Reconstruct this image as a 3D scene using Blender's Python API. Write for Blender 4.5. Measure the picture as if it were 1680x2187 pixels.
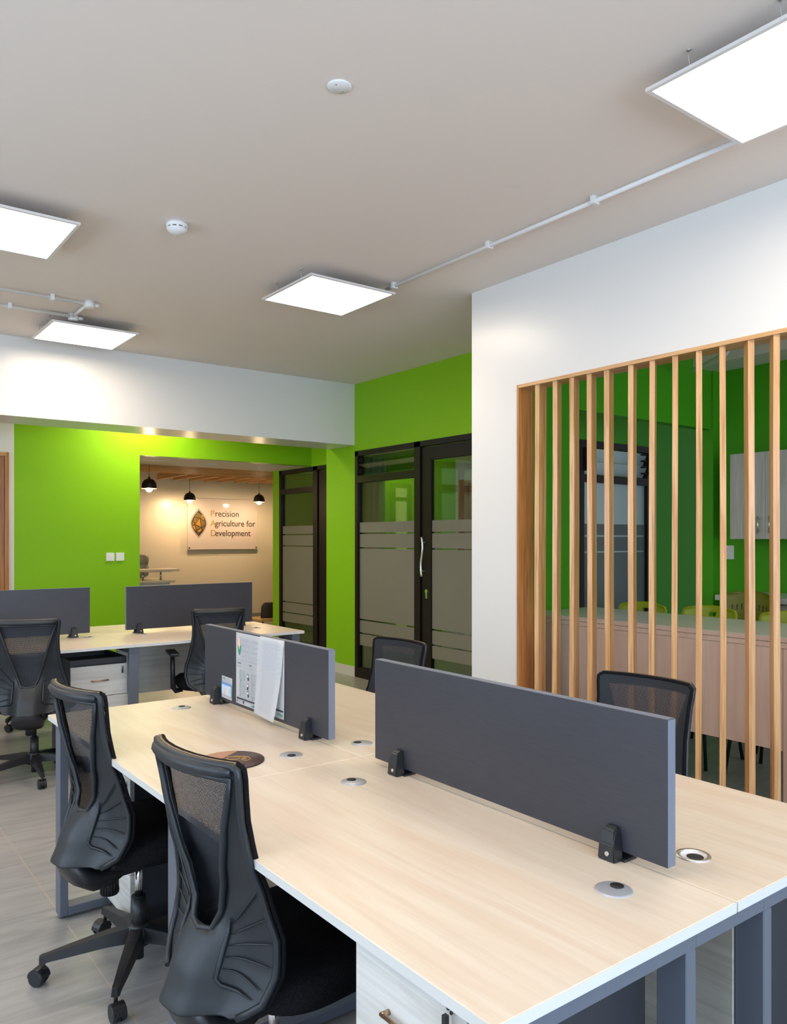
import bpy, bmesh, math, random
from mathutils import Vector, Matrix
random.seed(4)
S = bpy.context.scene
for o in list(bpy.data.objects): bpy.data.objects.remove(o)
PI = math.pi
YAW = 0.6465

# ---------------------------------------------------------------- camera
cam = bpy.data.cameras.new('camera'); co = bpy.data.objects.new('camera', cam)
S.collection.objects.link(co); S.camera = co
co.location = (0, 0, 1.41); co.rotation_euler = (PI/2, 0, -YAW)
cam.sensor_fit = 'HORIZONTAL'; cam.sensor_width = 36; cam.lens = 36*1685.7/1680
cam.shift_y = 58/1680; cam.clip_start = 0.02; cam.clip_end = 100

# ---------------------------------------------------------------- light
PANEL_E = 15.0       # ceiling panel diffusers
BULB_E = 430.0       # lobby bulbs
EXPO = 0.15
W = bpy.data.worlds.new('world'); S.world = W; W.use_nodes = True
W.node_tree.nodes['Background'].inputs[0].default_value = (0.75, 0.87, 1, 1)
W.node_tree.nodes['Background'].inputs[1].default_value = 0.5
def area(name, loc, rot, sx, sy, power, col):
    l = bpy.data.lights.new(name, 'AREA'); l.shape = 'RECTANGLE'; l.size = sx; l.size_y = sy
    l.energy = power; l.color = col
    o = bpy.data.objects.new(name, l); S.collection.objects.link(o); o.location = loc; o.rotation_euler = rot
    return o
area('window_daylight_back', (0.6, -2.55, 1.65), (PI/2, 0, 0), 4.2, 1.5, 165, (0.62, 0.80, 1.0))
area('window_daylight_left', (-2.45, 2.2, 1.6), (PI/2, 0, -PI/2), 5.5, 1.5, 100, (0.62, 0.80, 1.0))
area('window_daylight_kitchen', (4.9, -1.95, 1.6), (PI/2, 0, 0), 2.0, 1.4, 48, (0.80, 0.90, 1.0))
S.view_settings.view_transform = 'Standard'; S.view_settings.look = 'None'
S.view_settings.gamma = 1; S.view_settings.exposure = EXPO; S.view_settings.use_curve_mapping = False

# ---------------------------------------------------------------- materials
def mat(name, col, rough=0.6, metal=0.0, spec=0.5, emit=None, estr=0):
    m = bpy.data.materials.new(name); m.use_nodes = True
    b = m.node_tree.nodes['Principled BSDF']
    b.inputs['Base Color'].default_value = (*col, 1); b.inputs['Roughness'].default_value = rough
    b.inputs['Metallic'].default_value = metal; b.inputs['Specular IOR Level'].default_value = spec
    if emit: b.inputs['Emission Color'].default_value = (*emit, 1); b.inputs['Emission Strength'].default_value = estr
    return m
def nodes(m): return m.node_tree.nodes, m.node_tree.links, m.node_tree.nodes['Principled BSDF']
def noisy(m, c1, c2, scale=(1, 1, 1), nscale=5, detail=4, lo=.35, hi=.65, bump=0, dist=0, rough=None):
    N, L, b = nodes(m)
    tc = N.new('ShaderNodeTexCoord'); mp = N.new('ShaderNodeMapping'); mp.inputs['Scale'].default_value = scale
    n = N.new('ShaderNodeTexNoise'); n.inputs['Scale'].default_value = nscale; n.inputs['Detail'].default_value = detail
    n.inputs['Distortion'].default_value = dist
    r = N.new('ShaderNodeValToRGB'); r.color_ramp.elements[0].position = lo; r.color_ramp.elements[1].position = hi
    r.color_ramp.elements[0].color = (*c1, 1); r.color_ramp.elements[1].color = (*c2, 1)
    L.new(tc.outputs['Object'], mp.inputs[0]); L.new(mp.outputs[0], n.inputs[0]); L.new(n.outputs[0], r.inputs[0])
    L.new(r.outputs[0], b.inputs['Base Color'])
    if bump:
        bp = N.new('ShaderNodeBump'); bp.inputs['Strength'].default_value = bump; bp.inputs['Distance'].default_value = 0.002
        L.new(n.outputs[0], bp.inputs['Height']); L.new(bp.outputs[0], b.inputs['Normal'])
    return m
def wood(name, dark, mid, light, axis, rough=0.45, fine=1.0, streak=0.35):
    """grain running along axis 0/1/2: broad soft bands plus fine dark streaks"""
    m = mat(name, mid, rough); N, L, b = nodes(m)
    tc = N.new('ShaderNodeTexCoord'); oi = N.new('ShaderNodeObjectInfo')
    add = N.new('ShaderNodeVectorMath'); add.operation = 'ADD'
    sc = N.new('ShaderNodeVectorMath'); sc.operation = 'SCALE'; sc.inputs['Scale'].default_value = 13
    L.new(oi.outputs['Random'], sc.inputs[0]); L.new(tc.outputs['Object'], add.inputs[0]); L.new(sc.outputs[0], add.inputs[1])
    def ns(s_along, s_across, detail, dist):
        mp = N.new('ShaderNodeMapping'); v = [s_across]*3; v[axis] = s_along; mp.inputs['Scale'].default_value = v
        n = N.new('ShaderNodeTexNoise'); n.inputs['Scale'].default_value = 1; n.inputs['Detail'].default_value = detail
        n.inputs['Distortion'].default_value = dist
        L.new(add.outputs[0], mp.inputs[0]); L.new(mp.outputs[0], n.inputs[0]); return n
    a = ns(1.3, 9*fine, 3, 1.6); f = ns(2.5, 70*fine, 2, .6)
    r = N.new('ShaderNodeValToRGB'); e = r.color_ramp.elements
    e[0].position = .33; e[0].color = (*mid, 1); e[1].position = .62; e[1].color = (*light, 1)
    r2 = N.new('ShaderNodeValToRGB'); e = r2.color_ramp.elements
    e[0].position = .3; e[0].color = (1, 1, 1, 1); e[1].position = .55; e[1].color = (0, 0, 0, 1)
    L.new(a.outputs[0], r.inputs[0]); L.new(f.outputs[0], r2.inputs[0])
    ml = N.new('ShaderNodeMath'); ml.operation = 'MULTIPLY'; ml.inputs[1].default_value = streak
    mx = N.new('ShaderNodeMix'); mx.data_type = 'RGBA'
    L.new(r2.outputs[0], ml.inputs[0]); L.new(ml.outputs[0], mx.inputs['Factor'])
    L.new(r.outputs[0], mx.inputs[6]); mx.inputs[7].default_value = (*dark, 1)
    L.new(mx.outputs[2], b.inputs['Base Color'])
    return m
M = {}
M['ceil'] = mat('ceiling_paint', (.77, .695, .635), .75)
M['white'] = mat('white_gloss_paint', (.75, .735, .715), .30, spec=.45)
M['beige'] = mat('lobby_paint', (.80, .70, .57), .3, spec=.4)
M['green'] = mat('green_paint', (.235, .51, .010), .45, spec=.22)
M['green_k'] = mat('kitchen_wall_green', (.075, .37, .014), .5, spec=.2)  # darker, purer green for the kitchen and passage walls
M['frame'] = mat('brown_black_metal', (.011, .007, .006), .45, spec=.3)
M['slate'] = noisy(mat('slate_board', (.07, .075, .095), .42), (.028, .030, .040), (.033, .035, .046), (1, 1, 10), 22, 3, bump=.05)
M['metal'] = mat('slate_grey_metal', (.105, .118, .15), .42, .0)
M['screen_edge'] = mat('slate_edge_band', (.15, .165, .21), .45)
M['cap'] = mat('satin_grey_cap', (.42, .42, .44), .35, .35)
M['tray'] = mat('dark_slate_metal', (.022, .024, .031), .5)
M['desk_y'] = wood('pale_birch_laminate_y', (.46, .34, .23), (.63, .505, .39), (.68, .58, .47), 1, .36, 1, .18)
M['desk_x'] = wood('pale_birch_laminate_x', (.46, .34, .23), (.63, .505, .39), (.68, .58, .47), 0, .36, 1, .18)
M['edge'] = mat('birch_edge_band', (.62, .61, .59), .4)
M['grey_x'] = wood('grey_birch_laminate_x', (.38, .35, .31), (.58, .56, .52), (.70, .68, .64), 0, .45)
M['grey_y'] = wood('grey_birch_laminate_y', (.38, .35, .31), (.58, .56, .52), (.70, .68, .64), 1, .45)
M['grey_yd'] = wood('grey_brown_birch_laminate_y', (.22, .20, .17), (.36, .33, .28), (.46, .43, .38), 1, .5)
M['grey_z'] = wood('grey_birch_laminate_z', (.34, .31, .28), (.54, .50, .46), (.64, .60, .56), 2, .5)
M['slat'] = wood('varnished_cedar_z', (.32, .10, .025), (.60, .31, .12), (.72, .43, .20), 2, .33, 1.5, .6)
M['post'] = wood('varnished_cedar_red_z', (.20, .05, .01), (.44, .17, .045), (.54, .24, .075), 2, .33, 1.2, .6)
M['rail'] = wood('varnished_cedar_y', (.34, .13, .04), (.60, .32, .13), (.70, .42, .20), 1, .33, 1.5, .5)
M['pine_x'] = wood('pine_slat_x', (.24, .09, .02), (.62, .32, .10), (.72, .40, .15), 0, .5, 1.2, .4)
M['pine_y'] = wood('pine_slat_y', (.24, .09, .02), (.62, .32, .10), (.72, .40, .15), 1, .5, 1.2, .4)
M['counter'] = wood('pink_beige_laminate', (.46, .33, .27), (.68, .52, .44), (.74, .59, .50), 2, .4, .6, .15)
M['plastic'] = mat('charcoal_plastic', (.013, .016, .020), .45)
M['black'] = mat('black_plastic', (.012, .012, .014), .4)
M['fabric'] = noisy(mat('black_fabric', (.006, .006, .007), .95, spec=.15), (.004, .004, .005), (.010, .010, .012), (1, 1, 1), 300, 2)
M['chrome'] = mat('chrome', (.75, .75, .76), .16, 1)
M['steel'] = mat('brushed_steel', (.75, .75, .74), .30, 1)
M['bronze'] = mat('copper_handle', (.55, .36, .24), .3, 1)
M['tan'] = mat('tan_edging', (.22, .13, .06), .5)
M['paper'] = mat('paper', (.84, .85, .88), .6)
M['ink'] = mat('ink', (.03, .03, .05), .6)
M['inkgrey'] = mat('grey_ink', (.50, .52, .58), .6)
M['inkfaint'] = mat('faint_ink', (.66, .67, .71), .6)
M['inkgreen'] = mat('green_ink', (.02, .28, .13), .6)
M['inksage'] = mat('sage_ink', (.25, .36, .34), .6)
M['peach'] = mat('peach_ink', (.75, .52, .36), .6)
M['blue'] = mat('blue_ink', (.12, .30, .62), .5)
M['sky'] = mat('pale_blue_ink', (.50, .66, .82), .5)
M['acryl'] = mat('sign_acrylic', (.66, .56, .53), .06, spec=.7)
M['gold'] = mat('gold_ink', (.42, .24, .05), .5)
M['goldb'] = mat('amber_ink', (.40, .19, .015), .5)
M['olive'] = mat('olive_ink', (.16, .11, .03), .5)
M['dkbrown'] = mat('dark_brown_ink', (.035, .018, .012), .5)
M['switch'] = mat('white_switch_plastic', (.80, .80, .80), .35)
M['shade'] = mat('black_lamp_shade', (.012, .010, .009), .35)
M['shadein'] = mat('brass_lamp_lining', (.55, .28, .06), .3, .7)
M['bulb'] = mat('bulb', (1, .9, .7), .3, emit=(1, .74, .42), estr=BULB_E)
M['panel'] = mat('light_diffuser', (1, 1, 1), .4, emit=(1, .845, .67), estr=PANEL_E)
M['lframe'] = mat('light_frame', (.72, .68, .66), .4)
M['conduit'] = mat('white_pvc', (.74, .73, .72), .45)
M['lime'] = mat('lime_plastic', (.33, .40, .015), .38)
M['limed'] = mat('olive_plastic', (.20, .20, .015), .4)
M['stone'] = mat('white_worktop', (.72, .74, .75), .3)
M['counter_top'] = mat('pale_counter_top', (.78, .77, .73), .25, spec=.6)
M['curtain'] = mat('pale_curtain', (.60, .72, .62), .7)
M['pale'] = mat('pale_panel', (.55, .66, .68), .4)
M['warm'] = mat('warm_panel', (.85, .66, .40), .5, emit=(1, .72, .4), estr=.35)
M['bottle'] = mat('water_bottle', (.28, .27, .24), .15)
M['matbrown'] = mat('mat_dark_brown', (.075, .040, .036), .5)
M['mattan'] = mat('mat_wood_print', (.40, .20, .12), .5)
M['void'] = mat('dark_hole', (.006, .006, .006), .6)
M['whitecable'] = mat('white_cable', (.75, .75, .80), .4)
# floor tiles
def floor_mat():
    m = mat('grey_stone_tile', (.4, .38, .37), .30, spec=.5); N, L, b = nodes(m)
    tc = N.new('ShaderNodeTexCoord')
    mp = N.new('ShaderNodeMapping'); mp.inputs['Scale'].default_value = (1.2, 9, 1)
    n = N.new('ShaderNodeTexNoise'); n.inputs['Scale'].default_value = 1.6; n.inputs['Detail'].default_value = 7; n.inputs['Distortion'].default_value = 1.2
    r = N.new('ShaderNodeValToRGB'); e = r.color_ramp.elements
    e[0].position = .3; e[0].color = (.255, .245, .235, 1); e[1].position = .62; e[1].color = (.35, .335, .32, 1)
    L.new(tc.outputs['Object'], mp.inputs[0]); L.new(mp.outputs[0], n.inputs[0]); L.new(n.outputs[0], r.inputs[0])
    sep = N.new('ShaderNodeSeparateXYZ'); L.new(tc.outputs['Object'], sep.inputs[0])
    def line(out, period, off, w):
        a = N.new('ShaderNodeMath'); a.operation = 'ADD'; a.inputs[1].default_value = -off + 100*period; L.new(out, a.inputs[0])
        f = N.new('ShaderNodeMath'); f.operation = 'MODULO'; f.inputs[1].default_value = period; L.new(a.outputs[0], f.inputs[0])
        c = N.new('ShaderNodeMath'); c.operation = 'LESS_THAN'; c.inputs[1].default_value = w; L.new(f.outputs[0], c.inputs[0]); return c
    c1 = line(sep.outputs[0], .6, .785, .005); c2 = line(sep.outputs[1], .58, 2.24, .003)
    mxm = N.new('ShaderNodeMath'); mxm.operation = 'MAXIMUM'; L.new(c1.outputs[0], mxm.inputs[0])
    h = N.new('ShaderNodeMath'); h.operation = 'MULTIPLY'; h.inputs[1].default_value = .5; L.new(c2.outputs[0], h.inputs[0]); L.new(h.outputs[0], mxm.inputs[1])
    mx = N.new('ShaderNodeMix'); mx.data_type = 'RGBA'; L.new(mxm.outputs[0], mx.inputs['Factor'])
    L.new(r.outputs[0], mx.inputs[6]); mx.inputs[7].default_value = (.42, .34, .27, 1)
    L.new(mx.outputs[2], b.inputs['Base Color'])
    bp = N.new('ShaderNodeBump'); bp.inputs['Strength'].default_value = .25; bp.inputs['Distance'].default_value = .003
    L.new(n.outputs[0], bp.inputs['Height']); L.new(bp.outputs[0], b.inputs['Normal'])
    return m
M['floor'] = floor_mat()
def glass_mat(name, tint, refl):
    m = bpy.data.materials.new(name); m.use_nodes = True; N = m.node_tree.nodes; L = m.node_tree.links; N.clear()
    o = N.new('ShaderNodeOutputMaterial'); t = N.new('ShaderNodeBsdfTransparent'); t.inputs[0].default_value = (*tint, 1)
    g = N.new('ShaderNodeBsdfGlossy'); g.inputs['Roughness'].default_value = .02; g.inputs[0].default_value = (1, 1, 1, 1)
    lw = N.new('ShaderNodeLayerWeight'); lw.inputs[0].default_value = .3
    ml = N.new('ShaderNodeMath'); ml.operation = 'MULTIPLY_ADD'; ml.inputs[1].default_value = .5; ml.inputs[2].default_value = refl
    L.new(lw.outputs['Fresnel'], ml.inputs[0])
    x = N.new('ShaderNodeMixShader'); L.new(ml.outputs[0], x.inputs[0]); L.new(t.outputs[0], x.inputs[1]); L.new(g.outputs[0], x.inputs[2]); L.new(x.outputs[0], o.inputs[0])
    return m
M['glass'] = glass_mat('tinted_glass', (.62, .72, .60), .07)
def film_mat(name, col, thr=.12):
    m = bpy.data.materials.new(name); m.use_nodes = True; N = m.node_tree.nodes; L = m.node_tree.links; N.clear()
    o = N.new('ShaderNodeOutputMaterial'); d = N.new('ShaderNodeBsdfDiffuse'); d.inputs[0].default_value = (*col, 1)
    t = N.new('ShaderNodeBsdfTranslucent'); t.inputs[0].default_value = (*col, 1)
    p = N.new('ShaderNodeBsdfTransparent'); p.inputs[0].default_value = (.7, .7, .6, 1)
    x = N.new('ShaderNodeMixShader'); x.inputs[0].default_value = .35
    y = N.new('ShaderNodeMixShader'); y.inputs[0].default_value = thr
    L.new(d.outputs[0], x.inputs[1]); L.new(t.outputs[0], x.inputs[2]); L.new(x.outputs[0], y.inputs[1]); L.new(p.outputs[0], y.inputs[2]); L.new(y.outputs[0], o.inputs[0])
    return m
M['film'] = film_mat('frosted_film', (.36, .34, .27))
M['film2'] = film_mat('frosted_film_blue', (.30, .35, .36), .05)
def mesh_mat():
    """woven office-chair net: threads opaque, cells open"""
    m = bpy.data.materials.new('chair_net'); m.use_nodes = True; N, L, b = nodes(m)
    b.inputs['Base Color'].default_value = (.018, .021, .028, 1); b.inputs['Roughness'].default_value = .8
    uv = N.new('ShaderNodeTexCoord'); sep = N.new('ShaderNodeSeparateXYZ'); L.new(uv.outputs['UV'], sep.inputs[0])
    outs = []
    for i, per in ((0, .0042), (1, .0036)):
        a = N.new('ShaderNodeMath'); a.operation = 'MULTIPLY'; a.inputs[1].default_value = 2*PI/per; L.new(sep.outputs[i], a.inputs[0])
        s = N.new('ShaderNodeMath'); s.operation = 'SINE'; L.new(a.outputs[0], s.inputs[0])
        g = N.new('ShaderNodeMath'); g.operation = 'GREATER_THAN'; g.inputs[1].default_value = .40; L.new(s.outputs[0], g.inputs[0]); outs.append(g)
    mu = N.new('ShaderNodeMath'); mu.operation = 'MULTIPLY'; L.new(outs[0].outputs[0], mu.inputs[0]); L.new(outs[1].outputs[0], mu.inputs[1])
    inv = N.new('ShaderNodeMath'); inv.operation = 'SUBTRACT'; inv.inputs[0].default_value = 1; L.new(mu.outputs[0], inv.inputs[1])
    L.new(inv.outputs[0], b.inputs['Alpha']); return m
M['net'] = mesh_mat()

# ---------------------------------------------------------------- geometry helpers
def NB(): return bmesh.new()
def box(bm, c0, c1, mtx=None):
    x0, y0, z0 = c0; x1, y1, z1 = c1
    v = [bm.verts.new(p) for p in ((x0,y0,z0),(x1,y0,z0),(x1,y1,z0),(x0,y1,z0),(x0,y0,z1),(x1,y0,z1),(x1,y1,z1),(x0,y1,z1))]
    if mtx: [setattr(q, 'co', mtx @ q.co) for q in v]
    for f in ((3,2,1,0),(4,5,6,7),(0,1,5,4),(1,2,6,5),(2,3,7,6),(3,0,4,7)): bm.faces.new([v[i] for i in f])
    return v
def bbox(bm, c0, c1, r=.003, seg=2, mtx=None):
    """box with rounded edges"""
    t = NB(); box(t, c0, c1); bmesh.ops.bevel(t, geom=list(t.edges), offset=r, segments=seg, affect='EDGES', profile=.7)
    merge(bm, t, mtx)
def merge(bm, t, mtx=None):
    mp = {}
    for v in t.verts: mp[v] = bm.verts.new(mtx @ v.co if mtx else v.co)
    for f in t.faces:
        try:
            g = bm.faces.new([mp[v] for v in f.verts]); g.smooth = f.smooth; g.material_index = f.material_index
        except ValueError: pass
    t.free()
def ring(bm, c, r, axis, seg):
    a = Vector(axis).normalized(); u = a.orthogonal().normalized(); w = a.cross(u)
    return [bm.verts.new(Vector(c) + (u*math.cos(2*PI*i/seg) + w*math.sin(2*PI*i/seg))*r) for i in range(seg)]
def bridge(bm, A, B, smooth=True):
    n = len(A)
    for i in range(n):
        f = bm.faces.new([A[i], A[(i+1)%n], B[(i+1)%n], B[i]]); f.smooth = smooth
def cyl(bm, p0, p1, r0, r1=None, seg=20, caps=True):
    r1 = r0 if r1 is None else r1; ax = Vector(p1)-Vector(p0)
    A = ring(bm, p0, r0, ax, seg); B = ring(bm, p1, r1, ax, seg); bridge(bm, A, B)
    if caps: bm.faces.new(A[::-1]); bm.faces.new(B)
def tube(bm, pts, r, seg=10, closed=False):
    pts = [Vector(p) for p in pts]; n = len(pts); rings = []
    u = None
    for i, p in enumerate(pts):
        a = pts[(i+1) % n] if (closed or i < n-1) else p; b = pts[i-1] if (closed or i > 0) else p
        t = (a-b).normalized()
        if u is None: u = t.orthogonal().normalized()
        u = (u - t*u.dot(t)).normalized(); w = t.cross(u)
        rr = r[i] if isinstance(r, (list, tuple)) else r
        rings.append([bm.verts.new(p + (u*math.cos(2*PI*k/seg)+w*math.sin(2*PI*k/seg))*rr) for k in range(seg)])
    for i in range(n-1): bridge(bm, rings[i], rings[i+1])
    if closed: bridge(bm, rings[-1], rings[0])
    else: bm.faces.new(rings[0][::-1]); bm.faces.new(rings[-1])
def smooth_pts(pts, n=8):
    P = [Vector(p) for p in pts]; P = [P[0]]+P+[P[-1]]; out = []
    for i in range(1, len(P)-2):
        for k in range(n):
            t = k/n; a, b, c, d = P[i-1:i+3]
            out.append(.5*((2*b)+(c-a)*t+(2*a-5*b+4*c-d)*t*t+(3*b-a-3*c+d)*t**3))
    return out+[P[-2]]
def lathe(bm, prof, c=(0,0,0), seg=28):
    """profile of (r,z)"""
    R = []
    for r, z in prof:
        if r < 1e-5: R.append([bm.verts.new((c[0], c[1], c[2]+z))])
        else: R.append([bm.verts.new((c[0]+r*math.cos(2*PI*i/seg), c[1]+r*math.sin(2*PI*i/seg), c[2]+z)) for i in range(seg)])
    for A, B in zip(R, R[1:]):
        for i in range(seg):
            j = (i+1) % seg
            if len(A) == 1 and len(B) > 1: f = bm.faces.new([A[0], B[j], B[i]])
            elif len(B) == 1 and len(A) > 1: f = bm.faces.new([A[i], A[j], B[0]])
            elif len(A) > 1: f = bm.faces.new([A[i], A[j], B[j], B[i]])
            else: continue
            f.smooth = True
def prism(bm, poly, t, mtx=None):
    """poly in XY, extruded in +Z by t"""
    A = [bm.verts.new((x, y, 0)) for x, y in poly]; B = [bm.verts.new((x, y, t)) for x, y in poly]
    bm.faces.new(A[::-1]); bm.faces.new(B); bridge(bm, A, B, False)
    if mtx:
        for v in A+B: v.co = mtx @ v.co
def obj(name, bm, m, parent=None, recalc=True):
    if recalc: bmesh.ops.recalc_face_normals(bm, faces=bm.faces)
    me = bpy.data.meshes.new(name); bm.to_mesh(me); bm.free()
    for x in (m if isinstance(m, (list, tuple)) else [m]): me.materials.append(M[x])
    o = bpy.data.objects.new(name, me); S.collection.objects.link(o)
    if parent: o.parent = parent
    return o
def struct(name, bm, m, parent=None):
    o = obj(name, bm, m, parent)
    if not parent: o['kind'] = 'structure'
    return o
def thing(name, label, cat, loc=(0,0,0), rz=0, group=None, kind=None):
    o = bpy.data.objects.new(name, None); S.collection.objects.link(o); o.empty_display_size = .1
    o.location = loc; o.rotation_euler = (0, 0, rz)
    if kind: o['kind'] = kind
    if label: o['label'] = label; o['category'] = cat
    if group: o['group'] = group
    return o
def tag(o, label, cat, group=None):
    o['label'] = label; o['category'] = cat
    if group: o['group'] = group
    return o
def kids(o): return [c for c in bpy.data.objects if c.parent == o]
def dup(root, loc, rz, label, scale=None, drop=()):
    r = root.copy(); S.collection.objects.link(r); r.location = loc; r.rotation_euler = (0, 0, rz); r['label'] = label
    for c in kids(root):
        if c.name.split('.')[0] in drop: continue
        d = c.copy(); S.collection.objects.link(d); d.parent = r
        for g in kids(c):
            e = g.copy(); S.collection.objects.link(e); e.parent = d
    return r
def MX(loc, rx=0, ry=0, rz=0): return Matrix.Translation(loc) @ Matrix.Rotation(rz, 4, 'Z') @ Matrix.Rotation(ry, 4, 'Y') @ Matrix.Rotation(rx, 4, 'X')
def text(name, s, size, m, mtx, parent, depth=.0008, align='LEFT', sx=1.0):
    cu = bpy.data.curves.new('t', 'FONT'); cu.body = s; cu.size = size; cu.extrude = depth; cu.align_x = align; cu.resolution_u = 4; cu.offset = .0010 if size > .1 else 0
    t = bpy.data.objects.new('t', cu); S.collection.objects.link(t)
    me = bpy.data.meshes.new_from_object(t.evaluated_get(bpy.context.evaluated_depsgraph_get()))
    bpy.data.objects.remove(t); me.transform(mtx @ Matrix.Diagonal((sx, 1, 1, 1))); me.materials.clear(); me.materials.append(M[m])
    o = bpy.data.objects.new(name, me); S.collection.objects.link(o)
    if parent: o.parent = parent
    return o

# ================================================================ STRUCTURE
bm = NB(); box(bm, (-2.6, -2.7, -.1), (9, 12.9, 0)); struct('floor', bm, 'floor')
bm = NB(); box(bm, (-2.6, -2.7, 3.0), (9, 12.9, 3.12)); struct('ceiling', bm, 'ceil')
# white wall on the right with the slatted opening
OY0, OY1, OZ = .30, 3.363, 2.342
bm = NB()
box(bm, (3.48, OY1, 0), (3.60, 3.77, 3)); box(bm, (3.48, OY0, OZ), (3.60, OY1, 3)); box(bm, (3.48, -2.6, 0), (3.60, OY0, 3))
box(bm, (3.60, 3.725, 0), (4.43, 3.77, 3))
struct('wall_right', bm, 'white')
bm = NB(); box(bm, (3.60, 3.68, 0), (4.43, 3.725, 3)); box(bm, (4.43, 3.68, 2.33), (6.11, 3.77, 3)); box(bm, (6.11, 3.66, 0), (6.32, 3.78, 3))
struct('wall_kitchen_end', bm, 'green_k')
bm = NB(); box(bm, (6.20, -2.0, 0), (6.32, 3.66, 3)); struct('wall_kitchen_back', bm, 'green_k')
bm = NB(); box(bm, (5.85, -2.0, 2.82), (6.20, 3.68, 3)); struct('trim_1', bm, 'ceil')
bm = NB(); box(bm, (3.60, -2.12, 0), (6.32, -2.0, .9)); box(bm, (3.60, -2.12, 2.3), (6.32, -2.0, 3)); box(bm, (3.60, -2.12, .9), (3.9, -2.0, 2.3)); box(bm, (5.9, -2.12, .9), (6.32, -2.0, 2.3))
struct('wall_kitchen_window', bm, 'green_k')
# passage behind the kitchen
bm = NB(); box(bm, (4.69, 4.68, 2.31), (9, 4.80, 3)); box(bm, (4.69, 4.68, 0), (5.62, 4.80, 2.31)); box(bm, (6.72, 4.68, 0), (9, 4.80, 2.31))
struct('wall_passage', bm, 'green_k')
# green wall with the glazed door
DY0, DY1 = 4.70, 6.70
bm = NB()
box(bm, (4.57, 6.70, 0), (4.69, 7.26, 3)); box(bm, (4.57, 4.58, 2.311), (4.69, 6.70, 3)); box(bm, (4.57, 4.58, 0), (4.69, DY0, 2.311))
box(bm, (4.69, 7.14, 0), (9, 7.26, 3))
struct('wall_green_right', bm, 'green')
bm = NB(); box(bm, (7.4, 4.80, 0), (7.52, 7.14, 3)); struct('wall_meeting_room', bm, 'green')
# ceiling beam, set across the room
bm = NB(); box(bm, (-2.5, 6.72, 2.375), (4.57, 7.18, 3)); struct('beam', bm, 'white').name = 'trim_2'
# far green wall with its opening into the lobby
bm = NB(); box(bm, (1.70, 8.45, 0), (2.947, 8.57, 3)); box(bm, (2.947, 8.45, 2.32), (5.10, 8.57, 3)); struct('wall_far_green', bm, 'green')
bm = NB(); box(bm, (-2.5, 8.45, 0), (1.70, 8.57, 3)); struct('wall_far_white', bm, 'white')
bm = NB(); box(bm, (2.6, 8.57, 2.322), (5.10, 9.49, 3)); struct('trim_3', bm, 'ceil')
bm = NB()
box(bm, (5.10, 7.26, 2.31), (5.22, 9.26, 3)); box(bm, (5.10, 9.26, 0), (5.22, 9.45, 3)); box(bm, (5.10, 7.26, 0), (5.22, 7.42, 2.31))
struct('wall_lobby_side', bm, 'green')
bm = NB(); box(bm, (5.22, 9.33, 0), (9, 9.45, 3)); box(bm, (7.2, 7.26, 0), (7.3, 9.33, 3)); struct('wall_side_office', bm, 'green')
bm = NB(); box(bm, (1.2, 12.68, 0), (9, 12.8, 3)); struct('wall_lobby_back', bm, 'beige')
bm = NB(); box(bm, (8.88, 9.45, 0), (9, 12.68, 3)); struct('wall_lobby_right', bm, 'beige')
bm = NB(); box(bm, (1.2, 8.57, 0), (1.32, 12.68, 3)); struct('wall_lobby_left', bm, 'beige')
bm = NB(); box(bm, (1.32, 12.665, 0), (8.88, 12.68, .10)); struct('baseboard_lobby', bm, 'floor')
bm = NB(); box(bm, (4.555, 6.71, 0), (4.57, 7.26, .10)); box(bm, (4.555, 6.70, 0), (4.57, 6.70+.01, .1)); struct('baseboard_right', bm, 'edge')
bm = NB(); box(bm, (1.70, 8.435, 0), (2.947, 8.45, .10)); struct('baseboard_far', bm, 'edge')
# walls behind the camera with window openings
bm = NB()
box(bm, (-2.6, -2.72, 0), (3.6, -2.6, .9)); box(bm, (-2.6, -2.72, 2.4), (3.6, -2.6, 3)); box(bm, (-2.6, -2.72, .9), (-1.5, -2.6, 2.4)); box(bm, (2.7, -2.72, .9), (3.6, -2.6, 2.4))
struct('wall_back', bm, 'white')
bm = NB()
box(bm, (-2.62, -2.6, 0), (-2.5, 8.57, .85)); box(bm, (-2.62, -2.6, 2.35), (-2.5, 8.57, 3)); box(bm, (-2.62, -2.6, .85), (-2.5, -.55, 2.35)); box(bm, (-2.62, 4.95, .85), (-2.5, 8.57, 2.35))
struct('wall_left', bm, 'white')
def winframe(i, a0, a1, z0, z1, plane, n):
    bm = NB()
    def b(p0, p1, q0, q1):
        if plane[0] == 'y': box(bm, (p0, plane[1]-.09, q0), (p1, plane[1]-.05, q1))
        else: box(bm, (plane[1]-.09, p0, q0), (plane[1]-.05, p1, q1))
    b(a0, a1, z0, z0+.04); b(a0, a1, z1-.04, z1)
    for k in range(n+1):
        c = a0 + (a1-a0)*k/n; c = min(max(c, a0+.02), a1-.02); b(c-.02, c+.02, z0+.04, z1-.04)
    o = struct('window_%d' % i, bm, 'frame'); return o
winframe(1, -1.5, 2.7, .9, 2.4, ('y', -2.6), 4); winframe(2, -.55, 4.95, .85, 2.35, ('x', -2.5), 5); winframe(3, 3.9, 5.9, .9, 2.3, ('y', -2.0), 2)

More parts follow.
